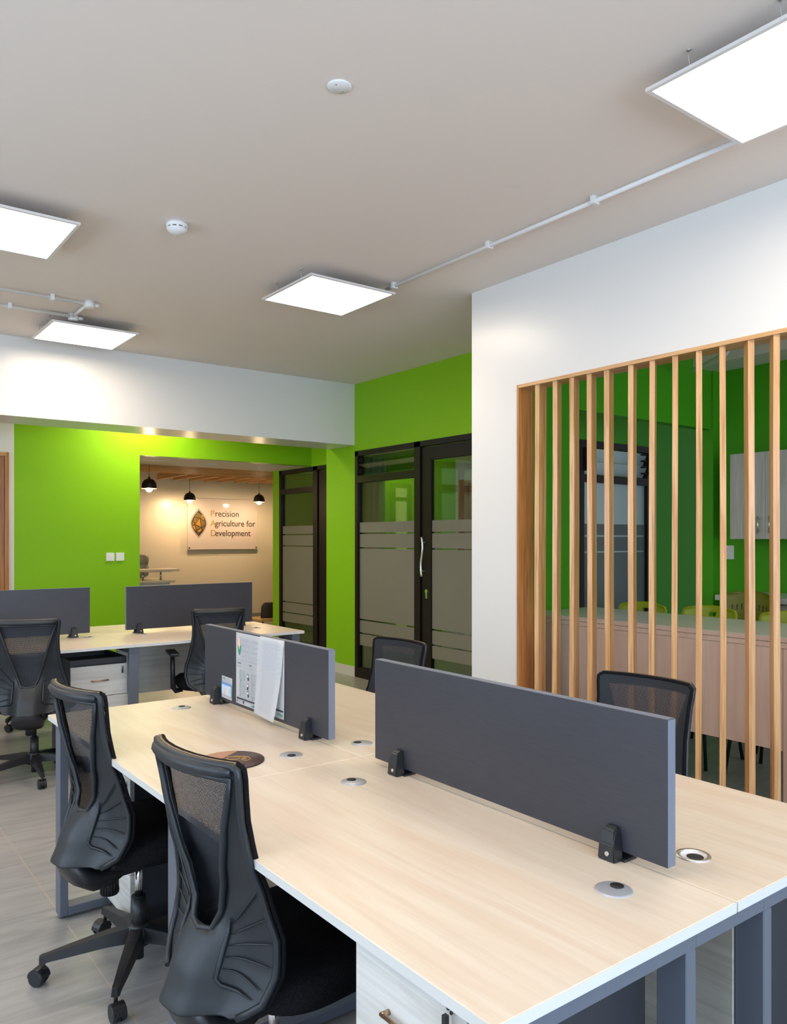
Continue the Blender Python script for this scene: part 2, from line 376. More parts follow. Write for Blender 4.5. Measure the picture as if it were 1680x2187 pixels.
# ---------------------------------------------------------------- glazed doors
def curvy_handle(d, x, yc, z0, z1):
    bm = NB(); pts = []
    for i in range(17):
        s = i/16; pts.append((x-.055, yc+.012*math.sin(2*PI*s), z0+(z1-z0)*s))
    tube(bm, pts, .011, 12); cyl(bm, (x-.055, yc+.008, z0+.05), (x, yc+.008, z0+.05), .006); cyl(bm, (x-.055, yc-.008, z1-.05), (x, yc-.008, z1-.05), .006)
    return obj('door_handle', bm, 'steel', d)
def bands(bm, y0, y1, x, zs):
    for a, b in zs: box(bm, (x, y0, a), (x+.002, y1, b))
ZB = [(1.477, 1.58), (1.328, 1.462), (.598, 1.315), (.458, .583), (.33, .445)]
# door_1: fixed light with louvres + door leaf, in the plane x=4.57
d1 = thing('door_1', None, None, (0, 0, 0)); d1['kind'] = 'structure'
bm = NB(); X0, X1 = 4.560, 4.62
box(bm, (X0, DY1-.05, 0), (X1, DY1, 2.31)); box(bm, (X0, 5.64, 0), (X1, 5.725, 2.31)); box(bm, (X0, DY0, 2.26), (X1, DY1, 2.31)); box(bm, (X0, DY0, 0), (X1, DY0+.05, 2.26))
box(bm, (X0, 5.725, 1.985), (X1, DY1-.05, 2.055)); box(bm, (X0, 5.725, 0), (X1, DY1-.05, .10))
obj('frame', bm, 'frame', d1)
bm = NB(); box(bm, (4.590, 5.725, .10), (4.596, DY1-.05, 1.985)); pane = obj('glass_pane', bm, 'glass', d1)
bm = NB(); bands(bm, 5.725, DY1-.05, 4.587, ZB); obj('frosted_film', bm, 'film', pane)
for k in range(2):
    bm = NB(); z = 2.12+.115*k; box(bm, (-.065, 5.725, -.003), (.065, DY1-.05, .003)); 
    for v in bm.verts: v.co = Matrix.Translation((4.60, 0, z)) @ Matrix.Rotation(.9, 4, 'Y') @ v.co
    obj('louvre_blade', bm, 'glass', d1)
bm = NB()
for y in (5.74, 6.63):
    box(bm, (4.585, y-.008, 2.06), (4.615, y+.008, 2.255))
    for k in range(2): box(bm, (4.57, y-.012, 2.09+.11*k), (4.63, y+.012, 2.105+.11*k))
obj('louvre_bracket', bm, 'frame', d1)
bm = NB(); box(bm, (4.575, 5.50, .01), (4.615, 5.625, 2.25)); box(bm, (4.575, 4.76, 2.13), (4.615, 5.50, 2.25)); box(bm, (4.575, 4.76, .01), (4.615, 5.50, .16)); box(bm, (4.575, 4.76, .16), (4.615, 4.86, 2.13))
leaf = obj('door_leaf', bm, 'frame', d1)
bm = NB(); box(bm, (4.592, 4.86, .16), (4.598, 5.50, 2.13)); obj('glass_pane', bm, 'glass', leaf)
bm = NB(); bands(bm, 4.86, 5.50, 4.589, ZB); obj('frosted_film', bm, 'film', leaf)
curvy_handle(leaf, 4.575, 5.565, 1.07, 1.43)
bm = NB(); cyl(bm, (4.566, 5.56, .935), (4.575, 5.56, .935), .018); box(bm, (4.569, 5.548, .87), (4.575, 5.572, .93)); obj('lock_cylinder', bm, 'chrome', leaf)
# door_2: same kind, in the plane x=5.10 beside the lobby
d2 = thing('door_2', None, None); d2['kind'] = 'structure'
bm = NB(); X0, X1 = 5.09, 5.15
box(bm, (X0, 9.21, 0), (X1, 9.26, 2.31)); box(bm, (X0, 8.30, 0), (X1, 8.40, 2.31)); box(bm, (X0, 7.42, 2.26), (X1, 9.26, 2.31)); box(bm, (X0, 8.40, 2.0), (X1, 9.21, 2.065)); box(bm, (X0, 8.40, 0), (X1, 9.21, .1)); box(bm, (X0, 7.42, 0), (X1, 7.47, 2.26))
obj('frame', bm, 'frame', d2)
bm = NB(); box(bm, (5.12, 8.40, .1), (5.126, 9.21, 2.0)); box(bm, (5.12, 8.40, 2.065), (5.126, 9.21, 2.26)); pane = obj('glass_pane', bm, 'glass', d2)
bm = NB(); bands(bm, 8.40, 9.21, 5.117, ZB); obj('frosted_film', bm, 'film', pane)
bm = NB(); box(bm, (5.105, 8.10, .01), (5.145, 8.28, 2.25)); box(bm, (5.105, 7.49, 2.12), (5.145, 8.10, 2.25)); box(bm, (5.105, 7.49, .01), (5.145, 8.10, .15)); box(bm, (5.105, 7.49, .15), (5.145, 7.6, 2.12))
leaf2 = obj('door_leaf', bm, 'frame', d2)
bm = NB(); box(bm, (5.122, 7.6, .15), (5.128, 8.10, 2.12)); obj('glass_pane', bm, 'glass', leaf2)
# door_3: in the passage wall y=4.68
d3 = thing('door_3', None, None); d3['kind'] = 'structure'
bm = NB(); Y0, Y1 = 4.66, 4.72
box(bm, (5.62, Y0, 0), (5.68, Y1, 2.31)); box(bm, (6.62, Y0, 0), (6.72, Y1, 2.31)); box(bm, (5.68, Y0, 2.25), (6.62, Y1, 2.31)); box(bm, (5.68, Y0, 1.93), (6.62, Y1, 2.0)); box(bm, (5.68, Y0, 0), (6.62, Y1, .1))
obj('frame', bm, 'frame', d3)
bm = NB(); box(bm, (5.68, 4.695, .1), (6.62, 4.70, 1.93)); pn = obj('glass_pane', bm, 'pale', d3)
bm = NB()
for a, b in ZB: box(bm, (5.68, 4.690, a-.03), (6.62, 4.693, b-.03))
obj('frosted_film', bm, 'film2', pn)
for k in range(2):
    bm = NB(); box(bm, (5.68, -.06, -.003), (6.62, .06, .003))
    for v in bm.verts: v.co = Matrix.Translation((0, 4.69, 2.065+.12*k)) @ Matrix.Rotation(-1.1, 4, 'X') @ v.co
    obj('louvre_blade', bm, 'pale', d3)
bm = NB()
for z in (2.04, 2.10, 2.16, 2.22): box(bm, (6.52, 4.62, z), (6.62, 4.665, z+.012))
box(bm, (6.585, 4.60, 2.03), (6.60, 4.64, 2.24)); box(bm, (5.68, 4.64, 2.03), (5.70, 4.66, 2.24))
obj('louvre_bracket', bm, 'frame', d3)
# things glimpsed through door_1
bm = NB(); Y = 7.14
for x0, x1, z0, z1 in ((6.0, 6.06, 0, 2.33), (6.34, 6.42, 0, 2.33), (7.1, 7.16, 0, 2.33), (6.0, 7.16, 2.27, 2.33), (6.06, 6.34, 1.98, 2.06), (6.42, 7.1, 1.98, 2.06)): box(bm, (x0, Y-.05, z0), (x1, Y, z1))
d4 = struct('window_4', bm, 'frame'); bm = NB()
for x0, x1 in ((6.06, 6.34), (6.42, 7.1)): box(bm, (x0, Y-.02, .1), (x1, Y-.01, 1.98)); box(bm, (x0, Y-.02, 2.06), (x1, Y-.01, 2.27))
obj('window_pane', bm, 'pale', d4)
bm = NB()
for x0, x1, z0, z1 in ((5.33, 5.38, .3, 2.04), (5.56, 5.61, .3, 2.04), (5.33, 5.61, 1.99, 2.04), (5.38, 5.56, 1.84, 1.885)): box(bm, (x0, Y-.05, z0), (x1, Y, z1))
d5 = struct('window_5', bm, 'frame'); bm = NB(); box(bm, (5.38, Y-.02, .3), (5.56, Y-.01, 1.84)); box(bm, (5.38, Y-.02, 1.885), (5.56, Y-.01, 1.99)); obj('window_pane', bm, 'warm', d5)
bm = NB(); n = 60
A = []
for i in range(n+1):
    s = i/n; A.append((4.74+.47*s, 7.06+.03*math.sin(s*2*PI*6)))
for (a, b) in zip(A, A[1:]):
    v = [bm.verts.new(q) for q in ((a[0], a[1], .1), (b[0], b[1], .1), (b[0], b[1], 2.3), (a[0], a[1], 2.3))]; f = bm.faces.new(v); f.smooth = True
bmesh.ops.remove_doubles(bm, verts=bm.verts, dist=.0001)
bmesh.ops.solidify(bm, geom=list(bm.faces), thickness=.004)
tag(obj('curtain', bm, 'curtain'), 'pale pleated curtain hanging behind the louvred glass panel', 'curtain')

# ================================================================ SLATTED SCREEN in the white wall
sc = thing('slat_screen', 'varnished wooden slat screen filling the opening in the white wall', 'screen', (3.48, 0, 0))
bm = NB()
bbox(bm, (-.008, OY1-.014, 0), (.125, OY1, OZ), .001); obj('post', bm, 'post', sc)
bm = NB(); bbox(bm, (-.008, OY0, OZ-.02), (.125, OY1-.014, OZ), .001); obj('top_rail', bm, 'rail', sc)
bm = NB(); bbox(bm, (-.008, OY0, 0), (.125, OY0+.014, OZ-.02), .001); obj('post', bm, 'post', sc)
ys = [(3.199,3.229),(3.058,3.095),(2.938,2.965),(2.812,2.84),(2.694,2.721),(2.539,2.568),(2.413,2.439),(2.279,2.311),(2.151,2.176),(2.027,2.051),(1.879,1.915),(1.763,1.797)]
y = 1.64
while y > .42: ys.append((y-.028, y)); y -= .128
TH = [13, 26, 21, 22, 22, 25, 28, 32, 33, 32, 41, 38]
for k, (a, b) in enumerate(ys):
    bm = NB(); th0 = math.radians(TH[k] if k < len(TH) else 34 + 6*math.sin(k*2.1)); c = (a+b)/2; w = .0135; D = .088
    n = 14; prev = None; tw = random.uniform(-.05, .05)
    for i in range(n+1):
        z = (OZ-.02)*i/n; s = i/n; ang = th0 + tw*(s-.5); off = .003*math.sin(s*PI*1.3+k)
        cs, sn = math.cos(ang), math.sin(ang)
        R = [bm.verts.new((.006+px*cs-py*sn, c+off+px*sn+py*cs, z)) for px, py in ((0, -w), (D, -w), (D, w), (0, w))]
        if prev: bridge(bm, prev, R, False)
        else: bm.faces.new(R[::-1])
        prev = R
    bm.faces.new(prev)
    obj('slat', bm, 'slat', sc)

# small slatted frame edge at far left of the far white wall
fs = thing('slat_screen', 'wooden frame edge on the white wall left of the green wall', 'screen', (1.645, 8.45, 0))
bm = NB(); bbox(bm, (-.035, -.05, .5), (0, 0, 2.257), .002); obj('post', bm, 'post', fs)
bm = NB(); bbox(bm, (-1.2, -.05, 2.22), (-.035, 0, 2.257), .002); obj('top_rail', bm, 'pine_x', fs)
bm = NB(); bbox(bm, (-1.2, -.012, .5), (-.035, 0, 2.22), .001, 1); obj('backing_board', bm, 'post', fs)
for k in range(6):
    bm = NB(); bbox(bm, (-.22-.17*k, -.045, .5), (-.19-.17*k, 0, 2.22), .002); obj('slat', bm, 'slat', fs)

# ================================================================ CEILING FITTINGS
def panel_light(x, y, label, sx=.605, sy=.60):
    t = thing('ceiling_light', label, 'light', (x, y, 3.0), 0, None); H_ = -.078
    bm = NB(); z = H_; w = .016
    for (a, b) in (((-sx/2, -sy/2), (sx/2, -sy/2+w)), ((-sx/2, sy/2-w), (sx/2, sy/2)), ((-sx/2, -sy/2+w), (-sx/2+w, sy/2-w)), ((sx/2-w, -sy/2+w), (sx/2, sy/2-w))):
        box(bm, (a[0], a[1], z), (b[0], b[1], z+.012))
    box(bm, (-sx/2+w, -sy/2+w, z+.006), (sx/2-w, sy/2-w, z+.012))
    obj('frame', bm, 'lframe', t)
    bm = NB(); box(bm, (-sx/2+w, -sy/2+w, z+.001), (sx/2-w, sy/2-w, z+.0055)); obj('diffuser', bm, 'panel', t)
    for (a, b) in ((-1, -.5), (-1, .5), (1, -.5), (1, .5)):
        bm = NB(); tube(bm, [(a*(sx/2-.02), b*sy*.5, H_+.01), (a*(sx/2-.02)-.008*a, b*sy*.5, -.05), (a*(sx/2-.02), b*sy*.5, -.03), (a*(sx/2-.02), b*sy*.5, 0)], .0022, 6)
        cyl(bm, (a*(sx/2-.02), b*sy*.5, -.004), (a*(sx/2-.02), b*sy*.5, 0), .007, seg=10)
        obj('hook', bm, 'steel', t)
    return t
panel_light(2.645, 4.185, 'square lit ceiling panel near the smoke detector, above the near desk')
panel_light(2.59, 1.318, 'large lit ceiling panel cut by the top right corner')
panel_light(.785, 4.24, 'lit ceiling panel cut by the left edge of the photo')
panel_light(1.71, 6.09, 'small lit ceiling panel beside the white beam, below the pipes')
for x, y in ((.75, 1.4), (-1.2, 4.3), (-1.2, 1.4), (-.2, 6.18)):  # unseen panels added to light the room
    panel_light(x, y, 'added unseen ceiling panel for room light, behind or left of the camera')['group'] = 'ceiling panels out of view'
M['panel_warm'] = mat('light_diffuser_warm', (1, 1, 1), .4, emit=(1, .86, .55), estr=PANEL_E*2)
t = panel_light(2.95, 8.02, 'lit ceiling panel hidden above the beam, washing the green wall')
for c in kids(t):
    if c.name.startswith('diffuser'): c.data.materials[0] = M['panel_warm']
M['panel_dim'] = mat('added_diffuser_side_rooms', (1, 1, 1), .4, emit=(1, .93, .82), estr=7)  # for panels added to brighten the rooms behind the glass doors
for x, y, l in ((6.0, 6.0, 'added ceiling panel brightening the room behind the louvred glass door'), (6.2, 8.3, 'added ceiling panel brightening the side office by the lobby')):
    t = panel_light(x, y, l)
    for c in kids(t):
        if c.name.startswith('diffuser'): c.data.materials[0] = M['panel_dim']
# conduits
def conduit(name, pts, clips, label, r=.0105):
    t = thing(name, label, 'pipe', (0, 0, 0))
    bm = NB(); tube(bm, pts, r, 12); obj('pipe', bm, 'conduit', t)
    for (x, y, ax) in clips:
        bm = NB()
        if ax == 'y': bbox(bm, (x-.02, y-.012, 2.962), (x+.02, y+.012, 3.0), .003)
        else: bbox(bm, (x-.012, y-.02, 2.962), (x+.012, y+.02, 3.0), .003)
        obj('clip', bm, 'conduit', t)
    return t
conduit('conduit_pipe', [(2.95, 1.64, 2.978), (2.95, 3.98, 2.978)], [(2.95, 2.36, 'y'), (2.95, 3.06, 'y'), (2.95, 3.90, 'y')], 'long white pipe on the ceiling along the white wall, joining two lights')
conduit('conduit_pipe', [(-2.5, 5.43, 2.978), (1.53, 5.43, 2.978)], [(1.32, 5.43, 'x'), (.7, 5.43, 'x')], 'upper white ceiling pipe running in from the left edge')
conduit('conduit_pipe', [(-2.5, 5.80, 2.978), (1.53, 5.80, 2.978)], [(1.14, 5.80, 'x'), (.4, 5.80, 'x')], 'lower white ceiling pipe running in from the left edge')
conduit('conduit_pipe', [(1.545, 5.45, 2.978), (1.545, 5.80, 2.978)], [], 'short white pipe linking two round ceiling boxes')
for (x, y, l) in ((1.555, 5.43, 'round white junction box with an open end, upper ceiling pipe'), (1.555, 5.82, 'round white junction box touching the small lit ceiling panel')):
    t = thing('junction_box', l, 'junction box', (x, y, 3.0))
    bm = NB(); lathe(bm, [(0, -.045), (.030, -.045), (.034, -.040), (.034, 0), (0, 0)]); obj('box_body', bm, 'conduit', t)
    bm = NB(); cyl(bm, (.03, 0, -.022), (.065, 0, -.022), .013); obj('spout', bm, 'conduit', t)
    bm = NB(); cyl(bm, (.062, 0, -.022), (.0655, 0, -.022), .009); obj('spout_opening', bm, 'void', t)
t = thing('smoke_detector', 'round white smoke detector with dark slots on the ceiling', 'smoke detector', (1.525, 3.83, 3.0))
bm = NB(); lathe(bm, [(0, 0), (.052, 0), (.054, -.012), (.052, -.022), (0, -.022)]); obj('base', bm, 'switch', t)
bm = NB(); lathe(bm, [(.047, -.022), (.047, -.028), (0, -.028)]); obj('slot', bm, 'void', t)
bm = NB(); lathe(bm, [(0, -.028), (.051, -.028), (.050, -.032), (.040, -.044), (.024, -.052), (0, -.054)]); obj('cover', bm, 'switch', t)
bm = NB()
for k in range(10):
    a = 2*PI*k/10; box(bm, (.047, -.006, -.0285), (.0515, .006, -.0215), Matrix.Rotation(a, 4, 'Z'))
obj('slot_bridge', bm, 'switch', t)
t = thing('ceiling_plate', 'round white blanking plate with two screws on the ceiling', 'ceiling plate', (1.517, 2.325, 3.0), .5)
bm = NB(); lathe(bm, [(0, -.006), (.040, -.006), (.043, -.003), (.043, 0), (0, 0)]); obj('cover', bm, 'switch', t)
for s in (-1, 1):
    bm = NB(); cyl(bm, (s*.024, 0, -.0075), (s*.024, 0, -.005), .0035, seg=10); obj('screw', bm, 'steel', t)

# ================================================================ DESKS
def desk_pair(name, label, loc, rz, length, depth, leg_x, wood_m, group=None):
    """two facing desktops; local X across (depth of the pair), local Y along the length"""
    t = thing(name, label, 'desk', loc, rz, group)
    for s in (0, 1):
        bm = NB(); x0 = s*depth/2 + (.0015 if s else 0); x1 = (s+1)*depth/2 - (0 if s else .0015)
        bbox(bm, (x0, 0, .730), (x1, length, .75), .0015, 1); o = obj('desktop', bm, wood_m, t)
        bm = NB()
        box(bm, (x0+.001, -.0012, .7312), (x1-.001, 0, .7488)); box(bm, (x0+.001, length, .7312), (x1-.001, length+.0012, .7488))
        if s == 0: box(bm, (x0-.0012, .001, .7312), (x0, length-.001, .7488))
        else: box(bm, (x1, .001, .7312), (x1+.0012, length-.001, .7488))
        obj('edge_band', bm, 'edge', o)
    return t
def leg_frame(t, y, x0, x1, w=.06):
    """closed loop frame: two uprights, top and bottom bar"""
    bm = NB(); th = .03
    bbox(bm, (x0, y, 0.012), (x0+th, y+w, .692), .002, 1); bbox(bm, (x1-th, y, 0.012), (x1, y+w, .692), .002, 1)
    bbox(bm, (x0, y, .692), (x1, y+w, .7285), .002, 1); bbox(bm, (x0+th, y, .012), (x1-th, y+w, .045), .002, 1)
    for xx in (x0+.015, x1-.015): cyl(bm, (xx, y+w/2, 0), (xx, y+w/2, .012), .013, seg=12)
    return obj('leg_frame', bm, 'metal', t)
# near bench of four desks: two long units end to end
NX, NW = .752, 1.222
units = []
for k, (y0, y1) in enumerate(((.770, 1.9715), (1.9735, 3.150))):
    t = desk_pair('desk', ('pale birch double desk in the foreground under the larger screen' if k == 0 else 'pale birch double desk with papers pinned to its screen'), (NX, y0, 0), 0, y1-y0, NW, 0, 'desk_y', 'desks of the near bench')
    L = y1-y0
    if k == 0:
        for (a, b) in ((.02, .505), (.735, 1.20)): leg_frame(t, .015, a, b)
        leg_frame(t, L-.02-.06+.05, .02, 1.20)
        bm = NB(); bbox(bm, (.505, .015, .692), (.735, .075, .7285), .002, 1); obj('cross_rail', bm, 'metal', t)
    else:
        leg_frame(t, L-.085, .02, 1.20)
    bm = NB(); box(bm, (.02+.03, .1, .692), (.06, L-.1, .7285)); box(bm, (NW-.06, .1, .692), (NW-.03, L-.1, .7285)); obj('side_rail', bm, 'metal', t)
    bm = NB(); bbox(bm, (.7285, .075 if k == 0 else .03, .18), (.734, L-.10, .691), .001, 1); obj('modesty_panel', bm, 'grey_yd', t)
    units.append(t)
# far bench (long side runs left-right)
FY, FD = 4.93, 1.20
for k, (x0, x1, lab) in enumerate(((.52, 1.688, 'pale birch desk at the back left, in front of the green wall'), (1.690, 2.915, 'pale birch desk at the back right, by the opening to the lobby'))):
    t = thing('desk', lab, 'desk', (x0, FY, 0), 0, 'desks of the far bench'); L = x1-x0
    for s in (0, 1):
        bm = NB(); a = s*FD/2+(.0015 if s else 0); b = (s+1)*FD/2-(0 if s else .0015)
        bbox(bm, (0, a, .730), (L, b, .75), .0015, 1); o = obj('desktop', bm, 'desk_x', t)
        bm = NB()
        if s == 0: box(bm, (.001, a-.0012, .7312), (L-.001, a, .7488))
        else: box(bm, (.001, b, .7312), (L-.001, b+.0012, .7488))
        box(bm, (L, a+.001, .7312), (L+.0012, b-.001, .7488)); obj('edge_band', bm, 'edge', o)
    def lf(x):
        bm = NB(); w = .06; th = .03
        for yy in (.02, FD-.05): bbox(bm, (x, yy, .012), (x+w, yy+th, .692), .002, 1)
        bbox(bm, (x, .02, .692), (x+w, FD-.02, .7285), .002, 1); bbox(bm, (x, .05, .012), (x+w, FD-.05, .045), .002, 1)
        obj('leg_frame', bm, 'metal', t)
    if k == 0: lf(.03)
    else: lf(-.03); lf(L-.085)
    bm = NB(); bbox(bm, (.07, .56, .33), (L-.09, .578, .729), .001, 1); obj('modesty_panel', bm, 'grey_x', t)

# desk screens with clamps
def screen(name, label, loc, rz, length, z0, z1, clamps):
    t = thing(name, label, 'desk screen', loc, rz, None)
    bm = NB(); bbox(bm, (-.0125, 0, z0), (.0125, length, z1), .0012, 1); obj('panel', bm, 'slate', t)
    bm = NB(); box(bm, (-.0115, .001, z1), (.0115, length-.001, z1+.0006)); box(bm, (-.0120, -.0006, z0+.001), (.0120, 0, z1-.001)); box(bm, (-.0120, length, z0+.001), (.0120, length+.0006, z1-.001)); obj('edge_band', bm, 'screen_edge', t)
    for y in clamps:
        for s in (-1, 1):
            bm = NB(); prof = [(0, .750-z0), (.030, .750-z0), (.027, .785-z0), (.020, .812-z0), (.012, .818-z0), (0, .818-z0)]
            P = [(.0125+p[0], p[1]+z0) for p in prof]
            A = [bm.verts.new((s*px, y-.022*(1-.32*(pz-.75)/.068), pz)) for px, pz in P]; B = [bm.verts.new((s*px, y+.022*(1-.32*(pz-.75)/.068), pz)) for px, pz in P]
            bm.faces.new(A); bm.faces.new(B[::-1]); bridge(bm, A, B, False)
            bmesh.ops.bevel(bm, geom=list(bm.edges), offset=.003, segments=2, affect='EDGES')
            if s == -1: box(bm, (-.020, y-.030, .7505), (.020, y+.036, .756))
            c = obj('clamp', bm, 'black', t)
            bm = NB(); cyl(bm, (s*.040, y-.003, .766), (s*.0435, y-.003, .766), .0048, seg=12); obj('screw', bm, 'chrome', c)
    return t
CX = 1.364
s1 = screen('desk_screen', 'dark slate desk screen with papers and a card stuck on it', (CX, 2.135, 0), 0, .955, .768, 1.056, (.12, .825))
s2 = screen('desk_screen', 'large plain dark slate desk screen at the front right', (CX, .905, 0), 0, .975, .768, 1.058, (.125, .855))
s3 = screen('desk_screen', 'dark desk screen in front of the lobby opening', (2.798, FY+.60, 0), PI/2, .968, .775, 1.078, (.09, .878))
s4 = screen('desk_screen', 'dark desk screen cut by the left edge, before the green wall', (1.583, FY+.60, 0), PI/2, .968, .775, 1.082, (.105, .86))

# cable grommets
def grommet(x, y, label, z=.75, ang=0, open_=False, r=.034):
    t = thing('cable_grommet', label, 'cable grommet', (x, y, z), ang, 'cable grommets on the desks')
    bm = NB()
    if open_:
        lathe(bm, [(.026, .0005), (.028, .002), (r, .0025), (r+.001, 0)]); obj('rim', bm, 'steel', t)
        bm = NB(); lathe(bm, [(0, .0004), (.026, .0004), (.0262, .0008)]); h_ = obj('hole_wall', bm, 'lframe', t)
        bm = NB(); lathe(bm, [(0, .0008), (.017, .0008), (.0172, .0005)], (-.003, -.006, 0)); obj('hole', bm, 'void', t)
    else:
        lathe(bm, [(0, .003), (r-.003, .003), (r, .002), (r+.001, 0)]); obj('cap', bm, 'cap', t)
        bm = NB(); lathe(bm, [(0, .0042), (.013, .0042), (.013, .003)], (.014, 0, 0), 20); obj('cable_slot', bm, 'void', t)
    return t
for x, y, l, a, o_ in ((1.20, 2.965, 'silver cable grommet at the far end of the near desk, left of the papered screen', 1.2, False),
    (1.203, 2.113, 'silver cable grommet between the round mat and the papered screen', -2.0, False),
    (1.455, 2.098, 'silver cable grommet just right of the papered screen', 2.4, False),
    (1.205, 1.777, 'silver cable grommet left of the large screen, beside the desk seam', 1.4, False),
    (1.225, .936, 'large silver cable grommet in front of the large screen', .2, False),
    (1.490, .937, 'open silver cable grommet without a cap, behind the large screen', 0, True),
    (1.562, 5.46, 'cable grommet on the far left desk beside the screen clamp', 1, False),
    (1.906, 5.42, 'cable grommet on the far right desk below the screen clamp', 1, False),
    (2.72, 5.30, 'cable grommet near the right end of the far desk', 1, False)):
    grommet(x, y, l, .75, a, o_, .0345)

# ================================================================ PEDESTALS
def pedestal(label, loc, rz, w=.39, d=.44, h=.60, lip=.037):
    """front faces local -X, width along Y; tray recess on top"""
    t = thing('drawer_pedestal', label, 'drawer unit', loc, rz, None)
    bm = NB(); z0 = .045
    box(bm, (.0, 0, z0), (d, .018, h)); box(bm, (.0, w-.018, z0), (d, w, h)); box(bm, (d-.018, .018, z0), (d, w-.018, h)); box(bm, (.02, .018, z0), (d-.018, w-.018, z0+.018))
    box(bm, (.02, .018, h-.05), (d-.018, w-.018, h-.035)); box(bm, (0, .018, h-.035), (.018, w-.018, h)); obj('carcass', bm, 'tray', t)
    zz = [z0+.003, z0+.003+(h-.005-lip-z0)/3, z0+.003+2*(h-.005-lip-z0)/3, h-lip]
    for k in range(3):
        bm = NB(); bbox(bm, (-.016, .001, zz[k]), (0, w-.001, zz[k+1]-.004), .001, 1); dr = obj('drawer', bm, 'grey_y', t)
        bm = NB(); zc = (zz[k]+zz[k+1])/2; yc = w/2
        tube(bm, [(-.030, yc-.052, zc), (-.030, yc+.052, zc)], .0042, 10); cyl(bm, (-.016, yc-.048, zc), (-.032, yc-.048, zc), .005); cyl(bm, (-.016, yc+.048, zc), (-.032, yc+.048, zc), .005)
        obj('handle', bm, 'bronze', dr)
        if k == 2:
            bm = NB(); cyl(bm, (-.016, .034, zz[3]-.028), (-.022, .034, zz[3]-.028), .010); obj('lock', bm, 'chrome', dr)
            bm = NB(); box(bm, (-.034, .030, zz[3]-.062), (-.026, .038, zz[3]-.036)); box(bm, (-.026, .032, zz[3]-.030), (-.018, .036, zz[3]-.026)); obj('key', bm, 'black', dr)
    for yy in (.05, w-.05):
        for xx in (.05, d-.05):
            bm = NB(); cyl(bm, (xx, yy-.012, .021), (xx, yy+.012, .021), .021, seg=14); box(bm, (xx-.012, yy-.014, .026), (xx+.012, yy+.014, .045)); obj('caster', bm, 'black', t)
    return t
pedestal('drawer pedestal under the near corner of the foreground desk', (.812, .872, 0), 0, .295, .42, .727, .001)
pedestal('drawer pedestal behind the first task chair, under the far end of the near bench', (.955, 2.79, 0), 0, .335, .42, .60)
pedestal('dark drawer pedestal on the right side of the foreground desk', (1.945, 1.175, 0), PI, .30, .41, .727, .001)
p = pedestal('grey birch drawer pedestal with a key, under the far left desk', (1.30, 5.03, 0), PI/2, .345, .42, .665)
p.location = (1.672, 5.04, 0)

